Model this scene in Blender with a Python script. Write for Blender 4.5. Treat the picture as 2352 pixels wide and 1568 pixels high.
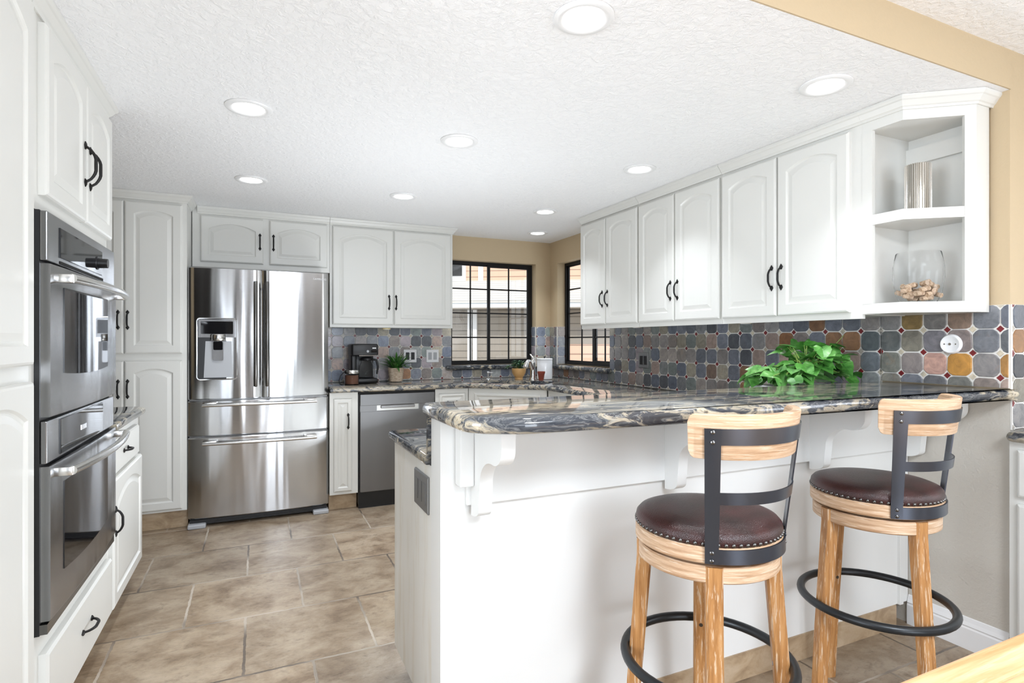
import bpy, bmesh, math, random
from mathutils import Vector, Matrix, noise
R = math.radians
PI = math.pi
S = bpy.context.scene
COL = S.collection
for o in list(bpy.data.objects):
    bpy.data.objects.remove(o)

# ---------------------------------------------------------------- camera, world, sun, large lights, exposure
cam_d = bpy.data.cameras.new('camera')
cam = bpy.data.objects.new('camera', cam_d)
COL.objects.link(cam)
cam.location = (0, 0, 1.27)
cam.rotation_euler = (R(90), 0, R(-24.5))
cam_d.sensor_width = 36
cam_d.lens = 36 * 1287 / 2352
cam_d.clip_start = 0.05
S.camera = cam
S.view_settings.view_transform = 'Standard'
S.view_settings.look = 'None'
S.view_settings.gamma = 1
S.view_settings.use_curve_mapping = False
S.view_settings.exposure = 0.17

W = bpy.data.worlds.new('sky')
S.world = W
W.use_nodes = True
bg = W.node_tree.nodes['Background']
bg.inputs[0].default_value = (0.86, 0.93, 1.0, 1)
bg.inputs[1].default_value = 1.25

def lamp(name, kind, loc, rot, energy, color=(1, 1, 1), size=None, size_y=None, shape=None, spread=None):
    d = bpy.data.lights.new(name, kind)
    d.energy = energy
    d.color = color
    if kind == 'AREA':
        d.shape = shape or 'RECTANGLE'
        d.size = size
        if size_y: d.size_y = size_y
        if spread: d.spread = spread
    o = bpy.data.objects.new(name, d)
    COL.objects.link(o)
    o.location = loc
    o.rotation_euler = rot
    return o
sun = lamp('sun', 'SUN', (0, -5, 9), (R(38), 0, R(-25)), 2.3, (1, 0.97, 0.92))
sun.data.angle = R(1)
# daylight entering by the patio opening behind the camera
lamp('patio_daylight', 'AREA', (0.93, -3.55, 1.1), (R(90), 0, 0), 86, (0.86, 0.95, 1.06), 1.65, 2.0)
lamp('added_fill_left', 'AREA', (-3.1, 0.25, 1.3), (R(90), 0, R(-90)), 105, (0.86, 0.95, 1.06), 1.5, 1.6)  # fill lamp added by the left wall, which has no window
# unseen overhead fill lamp, added to brighten the bar front and floor
lamp('added_fill_overhead', 'AREA', (0.9, -0.9, 2.38), (0, 0, 0), 78, (0.88, 0.955, 1.05), 1.0, shape='DISK')
lamp('added_fill_right', 'AREA', (3.3, -0.45, 1.15), (R(90), 0, R(90)), 30, (0.88, 0.955, 1.05), 1.2, 1.2)  # fill lamp added at the windowless right wall for floor and left cabinets
# upward fill lamp, added by the camera to brighten the ceiling
lamp('added_ceiling_fill', 'AREA', (0.15, -0.6, 1.35), (R(180 - 25), 0, R(-10)), 10, (0.88, 0.955, 1.05), 0.6, shape='DISK')
# hidden fill lamp, added behind the peninsula and aimed at the kitchen ceiling
lamp('added_kitchen_fill', 'AREA', (1.0, 3.05, 0.28), Vector((-0.24, -0.27, 0.93)).to_track_quat('-Z', 'Y').to_euler(), 26, (0.89, 0.955, 1.02), 0.7, 1.0)
DOWN = 2.8          # each recessed ceiling light

# ---------------------------------------------------------------- materials
def mat(name, col=(.8, .8, .8), rough=.5, metal=0.0, **kw):
    m = bpy.data.materials.new(name)
    m.use_nodes = True
    p = m.node_tree.nodes['Principled BSDF']
    p.inputs['Base Color'].default_value = (*col, 1)
    p.inputs['Roughness'].default_value = rough
    p.inputs['Metallic'].default_value = metal
    for k, v in kw.items():
        p.inputs[k.replace('_', ' ')].default_value = v
    return m
def nd(m, t, **kw):
    n = m.node_tree.nodes.new(t)
    for k, v in kw.items():
        if k.startswith('i_'):
            n.inputs[k[2:].replace('_', ' ')].default_value = v
        else:
            setattr(n, k, v)
    return n
def lk(m, a, b): m.node_tree.links.new(a, b)
def P(m): return m.node_tree.nodes['Principled BSDF']
def ramp(m, fac, stops, interp='LINEAR'):
    n = nd(m, 'ShaderNodeValToRGB')
    n.color_ramp.interpolation = interp
    e = n.color_ramp.elements
    while len(e) < len(stops): e.new(0.5)
    for i, (p, c) in enumerate(stops):
        e[i].position = p
        e[i].color = (*c, 1) if len(c) == 3 else c
    lk(m, fac, n.inputs[0])
    return n.outputs[0]
def coords(m, world=True, scale=(1, 1, 1), rot=(0, 0, 0), loc=(0, 0, 0)):
    src = nd(m, 'ShaderNodeNewGeometry').outputs['Position'] if world else nd(m, 'ShaderNodeTexCoord').outputs['Object']
    mp = nd(m, 'ShaderNodeMapping')
    mp.inputs['Scale'].default_value = scale
    mp.inputs['Rotation'].default_value = rot
    mp.inputs['Location'].default_value = loc
    lk(m, src, mp.inputs[0])
    return mp.outputs[0]
def noise_t(m, vec, scale, detail=3, rough=.5, dist=0.0):
    n = nd(m, 'ShaderNodeTexNoise')
    n.inputs['Scale'].default_value = scale
    n.inputs['Detail'].default_value = detail
    n.inputs['Roughness'].default_value = rough
    n.inputs['Distortion'].default_value = dist
    lk(m, vec, n.inputs['Vector'])
    return n
def bump(m, h, strength=.2, dist=.01):
    b = nd(m, 'ShaderNodeBump')
    b.inputs['Strength'].default_value = strength
    b.inputs['Distance'].default_value = dist
    lk(m, h, b.inputs['Height'])
    lk(m, b.outputs[0], P(m).inputs['Normal'])
def mix(m, fac, a, b, mode='MIX'):
    n = nd(m, 'ShaderNodeMix', data_type='RGBA', blend_type=mode)
    if isinstance(fac, (int, float)): n.inputs[0].default_value = fac
    else: lk(m, fac, n.inputs[0])
    for s, v in ((6, a), (7, b)):
        if isinstance(v, tuple): n.inputs[s].default_value = (*v, 1)
        else: lk(m, v, n.inputs[s])
    return n.outputs[2]

M = {}
def cab_mat(name, col):
    m = mat(name, col, .32)
    n = noise_t(m, coords(m, True, (30, 30, 1.5)), 3, 4)
    bump(m, n.outputs[0], .03, .004)
    return m
M['cab'] = cab_mat('cabinet_paint', (.715, .71, .675))
M['panel'] = cab_mat('bar_panel_paint', (.82, .82, .80))
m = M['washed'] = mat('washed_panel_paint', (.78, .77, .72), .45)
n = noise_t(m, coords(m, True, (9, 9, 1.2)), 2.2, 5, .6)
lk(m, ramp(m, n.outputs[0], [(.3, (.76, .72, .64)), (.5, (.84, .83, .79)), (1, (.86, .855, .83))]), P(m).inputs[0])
m = M['ceil'] = mat('ceiling_texture_paint', (.92, .92, .925), .55)
v = coords(m, True)
n1 = noise_t(m, v, 34, 5, .62, .6)
h = ramp(m, n1.outputs[0], [(.42, (0, 0, 0)), (.62, (1, 1, 1))])
bump(m, h, .45, .006)
def wallmat(name, col, s=.25):
    m = mat(name, col, .6)
    n = noise_t(m, coords(m, True), 60, 4, .6, .4)
    bump(m, n.outputs[0], s, .006)
    return m
M['beige'] = wallmat('beige_wall_paint', (.55, .43, .275), .15)
M['greige'] = wallmat('greige_lower_wall', (.60, .565, .505), .5)  # lower right wall, greyer and rougher than the beige above
M['white_wall'] = wallmat('off_white_wall_paint', (.74, .71, .66))
M['added_dark'] = wallmat('added_dark_surface', (.035, .03, .027))  # finish of the surfaces added only for dark reflections in the steel
M['taupe_wall'] = wallmat('taupe_wall_paint', (.26, .23, .20))
M['trim'] = mat('white_trim_paint', (.84, .84, .84), .3)
M['black'] = mat('black_iron', (.018, .017, .017), .42, .6)
M['blackp'] = mat('black_plastic', (.006, .006, .007), .38)
M['blackglass'] = mat('black_glass', (.006, .006, .007), .04)
M['gap'] = mat('dark_gap', (.01, .01, .01), .8)
M['chrome'] = mat('chrome', (.82, .83, .84), .08, 1.0)
M['nickel'] = mat('brushed_nickel', (.66, .65, .63), .22, 1.0)
def steel(name, col, rough, wav=.05, vertical=True, aniso=.5):
    m = mat(name, col, rough, 1.0)
    sc = (3.2, 3.2, .22) if vertical else (.4, .4, 6)
    n = noise_t(m, coords(m, True, sc), 1.6, 2, .45, .3)
    nf = noise_t(m, coords(m, True, (260, 260, 3) if not vertical else (4, 4, 420)), 1, 2)
    ad = nd(m, 'ShaderNodeMath', operation='MULTIPLY_ADD')
    lk(m, nf.outputs[0], ad.inputs[0]); ad.inputs[1].default_value = .006
    lk(m, n.outputs[0], ad.inputs[2])
    bump(m, ad.outputs[0], wav, .06)
    tg = nd(m, 'ShaderNodeTangent', direction_type='RADIAL', axis='Z')
    lk(m, tg.outputs[0], P(m).inputs['Tangent'])
    P(m).inputs['Anisotropic'].default_value = aniso
    P(m).inputs['Anisotropic Rotation'].default_value = .25
    return m
M['fridge'] = steel('fridge_stainless', (.52, .52, .525), .16, .16, aniso=.8)
M['steel'] = steel('appliance_stainless', (.30, .30, .305), .24, .10, aniso=.8)
M['dw'] = steel('dishwasher_stainless', (.20, .20, .205), .3, .06)
M['steeldark'] = mat('dark_steel', (.17, .165, .16), .25, 1.0)
M['gunmetal'] = mat('gunmetal_strap', (.085, .095, .12), .3, .85)
M['ringmetal'] = mat('black_foot_ring_enamel', (.03, .033, .036), .34, .5)
M['greyplate'] = mat('brushed_grey_plate', (.30, .305, .31), .35, .8)
M['whitep'] = mat('white_plastic', (.86, .86, .87), .3)
M['greyp'] = mat('grey_plastic', (.42, .43, .45), .35)
M['ceramic'] = mat('white_ceramic', (.84, .85, .87), .15)
M['terracotta'] = mat('terracotta_red', (.30, .06, .035), .5)
M['tanpot'] = mat('tan_glazed_pot', (.62, .36, .14), .35)
M['soil'] = mat('soil', (.03, .02, .015), .9)
M['grout'] = mat('tile_grout', (.78, .76, .72), .8)
m = M['lens'] = mat('lit_lens', (1, 1, 1), .4)
P(m).inputs['Emission Color'].default_value = (1, .985, .96, 1)
P(m).inputs['Emission Strength'].default_value = 4.0
m = M['puck'] = mat('puck_lens', (.9, .75, .45), .4)

def glassmat(name, col=(1, 1, 1), rough=0.0, ior=1.45):
    m = mat(name, col, rough)
    P(m).inputs['Transmission Weight'].default_value = 1
    P(m).inputs['IOR'].default_value = ior
    return m
M['glass'] = glassmat('clear_glass', ior=1.14)
m = M['pane'] = bpy.data.materials.new('window_pane_glass')
m.use_nodes = True
nt = m.node_tree
nt.nodes.remove(nt.nodes['Principled BSDF'])
tr = nd(m, 'ShaderNodeBsdfTransparent'); gl = nd(m, 'ShaderNodeBsdfGlossy'); gl.inputs['Roughness'].default_value = 0.02
ms = nd(m, 'ShaderNodeMixShader'); ms.inputs[0].default_value = .06
lk(m, tr.outputs[0], ms.inputs[1]); lk(m, gl.outputs[0], ms.inputs[2])
lk(m, ms.outputs[0], nt.nodes['Material Output'].inputs[0])

# slate tile: colour attribute x mottling
m = M['tile'] = mat('slate_tile', (.3, .3, .3), .3)
at = nd(m, 'ShaderNodeAttribute'); at.attribute_name = 'tint'
v = coords(m, True)
n1 = noise_t(m, v, 22, 5, .65, 1.2)
c1 = ramp(m, n1.outputs[0], [(.28, (.62, .62, .64)), (.55, (1, 1, 1)), (.78, (1.35, 1.3, 1.24))])
c = mix(m, 1.0, at.outputs[0], c1, 'MULTIPLY')
n2 = noise_t(m, v, 9, 4, .6, 2.0)
rust = ramp(m, n2.outputs[0], [(.62, (0, 0, 0)), (.74, (1, 1, 1))])
mm = nd(m, 'ShaderNodeMath', operation='MULTIPLY'); lk(m, rust, mm.inputs[0]); lk(m, at.outputs['Alpha'], mm.inputs[1])
c = mix(m, mm.outputs[0], c, (.33, .16, .06))
lk(m, c, P(m).inputs[0])
n3 = noise_t(m, v, 60, 4, .6, .8)
bump(m, n3.outputs[0], .35, .004)
P(m).inputs['Coat Weight'].default_value = .4
P(m).inputs['Coat Roughness'].default_value = .12

# granite
def granite(name, rot, sc=(1, 1, 1), cream=.5):
    m = mat(name, (.1, .1, .1), .06)
    v0 = coords(m, True, sc, rot)
    nw = noise_t(m, v0, 2.2, 4, .6)
    vm = nd(m, 'ShaderNodeVectorMath', operation='MULTIPLY_ADD')
    lk(m, nw.outputs['Color'], vm.inputs[0]); vm.inputs[1].default_value = (.9, .9, .9); lk(m, v0, vm.inputs[2])
    vv = vm.outputs[0]
    a = noise_t(m, vv, 3.6, 10, .66, 1.3)
    base = ramp(m, a.outputs[0], [(.30, (.012, .013, .016)), (.43, (.035, .04, .05)), (.505, (.075, .08, .09)),
                                  (.53, (.30, .27, .21)), (.575, (.42, .36, .27)), (.61, (.06, .06, .065)), (.8, (.02, .02, .022))])
    b = noise_t(m, vv, 2.6, 6, .6, .8)
    patch = ramp(m, b.outputs[0], [(cream + .07, (0, 0, 0)), (cream + .11, (1, 1, 1))])
    sp = noise_t(m, v0, 70, 3, .7)
    creamc = ramp(m, sp.outputs[0], [(.34, (.10, .08, .06)), (.42, (.50, .42, .30)), (.7, (.68, .60, .46))])
    c = mix(m, patch, base, creamc)
    d = noise_t(m, vv, 8, 7, .7, 1.0)
    vein = ramp(m, d.outputs[0], [(.47, (0, 0, 0)), (.5, (1, 1, 1)), (.53, (0, 0, 0))])
    vf = nd(m, 'ShaderNodeMath', operation='MULTIPLY'); lk(m, vein, vf.inputs[0]); vf.inputs[1].default_value = .45
    c = mix(m, vf.outputs[0], c, (.34, .34, .33))
    lk(m, c, P(m).inputs[0])
    return m
M['granite'] = granite('dark_veined_granite', (0, 0, R(14)), (.5, 1.6, 1.6))
M['granite_k'] = granite('dark_speckled_granite', (0, 0, R(-40)), (.8, 1.3, 1.6), .54)

# floor tile
m = M['floor'] = mat('travertine_floor_tile', (.5, .4, .3), .36)
v0 = coords(m, True)
nw = noise_t(m, v0, 26, 3, .6)
vm = nd(m, 'ShaderNodeVectorMath', operation='MULTIPLY_ADD')
lk(m, nw.outputs['Color'], vm.inputs[0]); vm.inputs[1].default_value = (.012, .012, 0)
ofs = nd(m, 'ShaderNodeVectorMath', operation='ADD'); lk(m, v0, ofs.inputs[0]); ofs.inputs[1].default_value = (.046 - .006, .14 - .006, 0)
lk(m, ofs.outputs[0], vm.inputs[2])
br = nd(m, 'ShaderNodeTexBrick')
br.offset = .5
br.inputs['Scale'].default_value = 1
br.inputs['Mortar Size'].default_value = .0058
br.inputs['Mortar Smooth'].default_value = .25
br.inputs['Brick Width'].default_value = .5025
br.inputs['Row Height'].default_value = .5
br.inputs['Color1'].default_value = (.88, .88, .88, 1)
br.inputs['Color2'].default_value = (1.08, 1.06, 1.03, 1)
br.inputs['Mortar'].default_value = (.9, .9, .9, 1)
lk(m, vm.outputs[0], br.inputs['Vector'])
na = noise_t(m, coords(m, True, (1.0, 1.3, 1)), 4.2, 10, .68, .35)
col = ramp(m, na.outputs[0], [(.3, (.15, .10, .062)), (.44, (.275, .205, .14)), (.56, (.37, .295, .215)), (.72, (.45, .375, .29))])
nb = noise_t(m, coords(m, True, (1, 1.5, 1)), 13, 9, .72, .4)
dk = ramp(m, nb.outputs[0], [(.28, (.42, .38, .35)), (.46, (1, 1, 1))])
col = mix(m, .8, col, dk, 'MULTIPLY')
nf = noise_t(m, coords(m, True, (1, 2.2, 1)), 34, 8, .75, .8)
col = mix(m, .75, col, ramp(m, nf.outputs[0], [(.30, (.55, .50, .46)), (.43, (1, 1, 1)), (.62, (1.12, 1.1, 1.08))]), 'MULTIPLY')
col = mix(m, 1.0, col, br.outputs['Color'], 'MULTIPLY')
nm = noise_t(m, v0, 2.2, 2)
mc = ramp(m, nm.outputs[0], [(.42, (.13, .10, .075)), (.6, (.50, .43, .35))])
col = mix(m, br.outputs['Fac'], col, mc)
lk(m, col, P(m).inputs[0])
inv = nd(m, 'ShaderNodeMath', operation='MULTIPLY_ADD')
lk(m, br.outputs['Fac'], inv.inputs[0]); inv.inputs[1].default_value = -1.0
lk(m, nb.outputs[0], inv.inputs[2])
bump(m, inv.outputs[0], .35, .006)

def wood(name, scale, cols, rough=.45, world=False, b=.15, streak=(.8, .72, .6), sa=.55):
    m = mat(name, cols[1], rough)
    v = coords(m, world, scale)
    n = noise_t(m, v, 1.0, 6, .62, .25)
    c = ramp(m, n.outputs[0], [(.3, cols[0]), (.5, cols[1]), (.68, cols[2])])
    n2 = noise_t(m, v, 2.3, 4, .6)
    s = ramp(m, n2.outputs[0], [(.56, (0, 0, 0)), (.62, (sa, sa, sa))])
    c = mix(m, s, c, streak)
    lk(m, c, P(m).inputs[0])
    bump(m, n.outputs[0], b, .004)
    return m
M['woodring'] = wood('limed_oak_ring', (7, 7, 130), [(.36, .20, .10), (.58, .385, .24), (.70, .52, .36)], streak=(.78, .66, .52))
M['woodleg'] = wood('limed_oak_leg', (75, 75, 5), [(.28, .12, .035), (.44, .21, .07), (.56, .31, .13)], streak=(.72, .60, .45))
M['woodtable'] = wood('oak_table_top', (2.5, 45, 45), [(.50, .26, .10), (.66, .40, .20), (.76, .53, .32)], world=True, b=.05, streak=(.8, .60, .42), sa=.35)
m = M['leather'] = mat('dark_brown_leather', (.04, .013, .012), .33)
vo = nd(m, 'ShaderNodeTexVoronoi'); vo.inputs['Scale'].default_value = 420
lk(m, coords(m, False), vo.inputs['Vector'])
bump(m, vo.outputs['Distance'], .35, .002)
nl = noise_t(m, coords(m, False), 9, 3)
lk(m, ramp(m, nl.outputs[0], [(.3, (.022, .010, .009)), (.7, (.06, .016, .015))]), P(m).inputs[0])
M['nail'] = mat('pewter_nail', (.16, .155, .15), .25, 1.0)
m = M['leaf'] = mat('variegated_leaf', (.06, .25, .03), .35)
v = coords(m, True)
nl = noise_t(m, v, 16, 3, .6, 1.0)
lk(m, ramp(m, nl.outputs[0], [(.3, (.03, .13, .02)), (.5, (.08, .27, .045)), (.62, (.15, .38, .09)), (.72, (.50, .60, .42))]), P(m).inputs[0])
m = M['leaf2'] = mat('dark_fern_leaf', (.03, .13, .03), .4)
nl = noise_t(m, coords(m, True), 40, 3)
lk(m, ramp(m, nl.outputs[0], [(.3, (.015, .06, .015)), (.6, (.07, .22, .04)), (.8, (.2, .38, .12))]), P(m).inputs[0])
m = M['leaf3'] = mat('grey_green_leaf', (.05, .12, .06), .5)
M['stem'] = mat('pale_green_stem', (.25, .38, .08), .5)
m = M['basket'] = mat('woven_seagrass', (.62, .47, .33), .8)
w = noise_t(m, coords(m, False, (30, 30, 160)), 1.3, 4, .6)
lk(m, ramp(m, w.outputs[0], [(.33, (.42, .28, .18)), (.5, (.66, .52, .38)), (.7, (.78, .68, .55))]), P(m).inputs[0])
bump(m, w.outputs[0], .6, .006)
m = M['cork'] = mat('cork', (.55, .40, .27), .8)
w = noise_t(m, coords(m, False), 120, 3)
lk(m, ramp(m, w.outputs[0], [(.35, (.36, .23, .14)), (.55, (.60, .45, .32)), (.8, (.72, .58, .45))]), P(m).inputs[0])
M['coffee'] = mat('ground_coffee', (.17, .075, .045), .9)
m = M['ribbed'] = mat('ribbed_silver', (.58, .56, .52), .08, 1.0)
m = M['toe'] = mat('travertine_toe_tile', (.5, .38, .26), .45)
w = noise_t(m, coords(m, True, (1, 1, 1.6)), 7, 6, .65, .5)
lk(m, ramp(m, w.outputs[0], [(.3, (.27, .18, .105)), (.5, (.44, .32, .2)), (.75, (.58, .46, .33))]), P(m).inputs[0])
# outside
def siding(name, col, pitch):
    m = mat(name, col, .7)
    sx = nd(m, 'ShaderNodeSeparateXYZ'); lk(m, coords(m, True), sx.inputs[0])
    a = nd(m, 'ShaderNodeMath', operation='DIVIDE'); lk(m, sx.outputs[2], a.inputs[0]); a.inputs[1].default_value = pitch
    f = nd(m, 'ShaderNodeMath', operation='FRACT'); lk(m, a.outputs[0], f.inputs[0])
    c = ramp(m, f.outputs[0], [(0, tuple(q * .4 for q in col)), (.1, tuple(q * .5 for q in col)), (.18, col), (1, col)])
    lk(m, c, P(m).inputs[0])
    return m
M['peach'] = siding('peach_siding', (.80, .52, .38), .17)
M['taupe'] = siding('taupe_siding', (.36, .32, .27), .17)
m = M['shingle'] = siding('pale_roof_tile', (.66, .64, .60), .075)
M['gutter'] = mat('pale_gutter_paint', (.78, .84, .88), .5)
M['ground'] = mat('pale_concrete', (.55, .54, .52), .8)
M['bark'] = mat('hedge', (.05, .09, .03), .8)

# ---------------------------------------------------------------- mesh helpers
def bm_new(): return bmesh.new()
def box(bm, x0, x1, y0, y1, z0, z1, bev=0.0, seg=2):
    vs = [bm.verts.new((x, y, z)) for z in (z0, z1) for y in (y0, y1) for x in (x0, x1)]
    fs = [bm.faces.new([vs[i] for i in f]) for f in ((0, 2, 3, 1), (4, 5, 7, 6), (0, 1, 5, 4), (2, 6, 7, 3), (0, 4, 6, 2), (1, 3, 7, 5))]
    if bev:
        es = list({e for f in fs for e in f.edges})
        bmesh.ops.bevel(bm, geom=es, offset=bev, segments=seg, affect='EDGES', profile=.5)
    return bm
def ring_faces(bm, loops, close=True, cap0=True, cap1=True):
    for a, b in zip(loops[:-1], loops[1:]):
        n = len(a)
        for i in range(n if close else n - 1):
            j = (i + 1) % n
            try: bm.faces.new((a[i], a[j], b[j], b[i]))
            except ValueError: pass
    if cap0: bm.faces.new(list(reversed(loops[0])))
    if cap1: bm.faces.new(loops[-1])
def lathe(bm, prof, c=(0, 0, 0), seg=28, cap0=True, cap1=True):
    loops = []
    for r, z in prof:
        loops.append([bm.verts.new((c[0] + max(r, 1e-4) * math.cos(2 * PI * i / seg), c[1] + max(r, 1e-4) * math.sin(2 * PI * i / seg), c[2] + z)) for i in range(seg)])
    ring_faces(bm, loops, True, cap0, cap1)
    return bm
def tube(bm, pts, r, seg=8, closed=False, caps=True):
    pts = [Vector(p) for p in pts]
    n = len(pts)
    rs = r if isinstance(r, (list, tuple)) else [r] * n
    loops = []
    up = None
    for i, p in enumerate(pts):
        if closed: t = pts[(i + 1) % n] - pts[i - 1]
        else: t = pts[min(i + 1, n - 1)] - pts[max(i - 1, 0)]
        t.normalize()
        if up is None:
            up = Vector((0, 0, 1)) if abs(t.z) < .9 else Vector((1, 0, 0))
        a = t.cross(up).normalized()
        b = a.cross(t).normalized()
        up = b
        loops.append([bm.verts.new(p + rs[i] * (math.cos(2 * PI * k / seg) * a + math.sin(2 * PI * k / seg) * b)) for k in range(seg)])
    if closed: ring_faces(bm, loops + [loops[0]], True, False, False)
    else: ring_faces(bm, loops, True, caps, caps)
    return bm
def cyl(bm, p0, p1, r0, r1=None, seg=20):
    return tube(bm, [p0, p1], [r0, r0 if r1 is None else r1], seg)
def prism(bm, poly, f, t0, t1):
    """poly of 2D points mapped by f(u, v, t)"""
    a = [bm.verts.new(f(u, v, t0)) for u, v in poly]
    b = [bm.verts.new(f(u, v, t1)) for u, v in poly]
    ring_faces(bm, [a, b])
    return bm
def offset_poly(poly, d):
    """inward offset of a CCW polygon"""
    n = len(poly)
    out = []
    for i in range(n):
        p0, p1, p2 = Vector(poly[i - 1]), Vector(poly[i]), Vector(poly[(i + 1) % n])
        e1 = (p1 - p0).normalized(); e2 = (p2 - p1).normalized()
        n1 = Vector((-e1.y, e1.x)); n2 = Vector((-e2.y, e2.x))
        k = n1 + n2
        k = k / max(1e-6, 1 + n1.dot(n2))
        out.append((p1.x + k.x * d, p1.y + k.y * d))
    return out
def slab(bm, poly, z0, z1, hole=None, full=True, seg=6):
    h = (z1 - z0) / 2
    loops = []
    for k in range(seg + 1):
        a = -PI / 2 + PI * k / seg
        ins = h * (1 - math.cos(a)) * .8
        loops.append([bm.verts.new((x, y, (z0 + z1) / 2 + h * math.sin(a))) for x, y in offset_poly(poly, ins)])
    ring_faces(bm, loops, True, False, False)
    for L, z, top in ((loops[0], z0, False), (loops[-1], z1, True)):
        es = []
        for i in range(len(L)):
            e = bm.edges.get((L[i], L[(i + 1) % len(L)])) or bm.edges.new((L[i], L[(i + 1) % len(L)]))
            es.append(e)
        if hole:
            hv = [bm.verts.new((x, y, z)) for x, y in hole]
            if top: ht = hv
            else: hb = hv
            es += [bm.edges.new((hv[i], hv[(i + 1) % len(hv)])) for i in range(len(hv))]
        bmesh.ops.triangle_fill(bm, edges=es, use_beauty=True)
    if hole:
        for i in range(len(hb)):
            j = (i + 1) % len(hb)
            bm.faces.new((hb[i], hb[j], ht[j], ht[i]))
    return bm

WL = {}
def wloc(o):
    return WL.get(o.name, Vector((0, 0, 0))) if o else Vector((0, 0, 0))
def thing(name, label, cat, loc=(0, 0, 0), group=None, kind=None):
    o = bpy.data.objects.new(name, None)
    o.empty_display_size = .05
    COL.objects.link(o)
    o.location = loc
    WL[o.name] = Vector(loc)
    tag(o, label, cat, group, kind)
    return o
def tag(o, label=None, cat=None, group=None, kind=None):
    if label: o['label'] = label
    if cat: o['category'] = cat
    if group: o['group'] = group
    if kind: o['kind'] = kind
    return o
def obj(name, bm, m, parent=None, smooth=None, label=None, norm=True):
    if norm: bmesh.ops.recalc_face_normals(bm, faces=bm.faces[:])
    xs = [v.co for v in bm.verts]
    lo = Vector([min(c[i] for c in xs) for i in range(3)])
    hi = Vector([max(c[i] for c in xs) for i in range(3)])
    c = Vector(((lo.x + hi.x) / 2, (lo.y + hi.y) / 2, lo.z if parent is None else (lo.z + hi.z) / 2))
    for v in bm.verts: v.co -= c
    me = bpy.data.meshes.new(name)
    bm.to_mesh(me)
    bm.free()
    for mm_ in (m if isinstance(m, (list, tuple)) else [m]): me.materials.append(mm_)
    if smooth is not None:
        me.polygons.foreach_set('use_smooth', [True] * len(me.polygons))
        try: me.set_sharp_from_angle(angle=R(smooth))
        except Exception: pass
    o = bpy.data.objects.new(name, me)
    COL.objects.link(o)
    o.parent = parent
    o.location = c - wloc(parent)
    WL[o.name] = c
    if label: o['label'] = label
    return o
def bx(name, m, parent, *d, bev=0.0, **kw):
    return obj(name, box(bm_new(), *d, bev=bev), m, parent, **kw)
def struct(name, bm, m, parent=None, **kw):
    o = obj(name, bm, m, parent, **kw)
    if parent is None: o['kind'] = 'structure'
    return o

def FY(y): return lambda u, v, n: (u, y - n, v)         # faces -Y, u = world X
def FXM(x): return lambda u, v, n: (x - n, u, v)        # faces -X, u = world Y
def FXP(x): return lambda u, v, n: (x + n, u, v)        # faces +X, u = world Y
def FDIAG(ox, oy, dx, dy):                              # u along (dx,dy) from (ox,oy); outward = (dy,-dx)
    return lambda u, v, n: (ox + dx * u + dy * n, oy + dy * u - dx * n, v)

def door(parent, F, u0, u1, v0, v1, arch=True, t=.021, mg=.052, name='door', m=None, flat=False):
    bm = bm_new()
    N = 14
    w = u1 - u0
    rise = min(.055, .13 * (w - 2 * mg)) if arch else 0
    def inner(d):
        a, b = u0 + mg + d, u1 - mg - d
        zs = v1 - mg - d - rise
        pts = [(a, v0 + mg + d), (b, v0 + mg + d)]
        for k in range(N + 1):
            q = k / N
            u = b + (a - b) * q
            pts.append((u, zs + rise * (1 - (2 * q - 1) ** 2)))
        return pts
    def outer(d):
        a, b = u0 + d, u1 - d
        pts = [(a, v0 + d), (b, v0 + d)]
        for k in range(N + 1):
            pts.append((b + (a - b) * k / N, v1 - d))
        return pts
    def L(pts, n): return [bm.verts.new(F(u, v, n)) for u, v in pts]
    if flat:
        loops = [L(outer(0), 0), L(outer(0), t - .007), L(outer(.007), t)]
    else:
        loops = [L(outer(0), 0), L(outer(0), t - .008), L(outer(.004), t - .003), L(outer(.010), t), L(inner(0), t), L(inner(.005), t - .006),
                 L(inner(.009), t - .008), L(inner(.014), t - .0075), L(inner(.034), t - .002)]
    ring_faces(bm, loops)
    return obj(name, bm, m or M['cab'], parent)

def handle(parent, F, u, v, vertical=True, Ln=.118, n0=.021, proj=.022, name='handle'):
    bm = bm_new()
    def G(a, b, n):
        return F(u + b, v + a, n0 + n) if vertical else F(u + a, v + b, n0 + n)
    H = Ln / 2
    pts, rs = [], []
    for k in range(13):
        q = k / 12
        a = -H * .82 + 1.64 * H * q
        n = .004 + proj * min(1.0, 1.12 * math.sin(PI * q) ** .62)
        pts.append(G(a, 0, n))
        rs.append(.0042 + .0012 * math.sin(PI * q))
    tube(bm, pts, rs, 8)
    for s in (-1, 1):
        c = s * H * .86
        outl = [(c - s * .013, -.004), (c, -.0105), (c + s * .015, 0), (c, .0105), (c - s * .013, .004)]
        a = [bm.verts.new(G(x, y, 0)) for x, y in outl]
        b = [bm.verts.new(G(x, y, .003)) for x, y in outl]
        t = [bm.verts.new(G(c + (x - c) * .5, y * .5, .0065)) for x, y in outl]
        ring_faces(bm, [a, b, t])
    return obj(name, bm, M['black'], parent, smooth=50)

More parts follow.
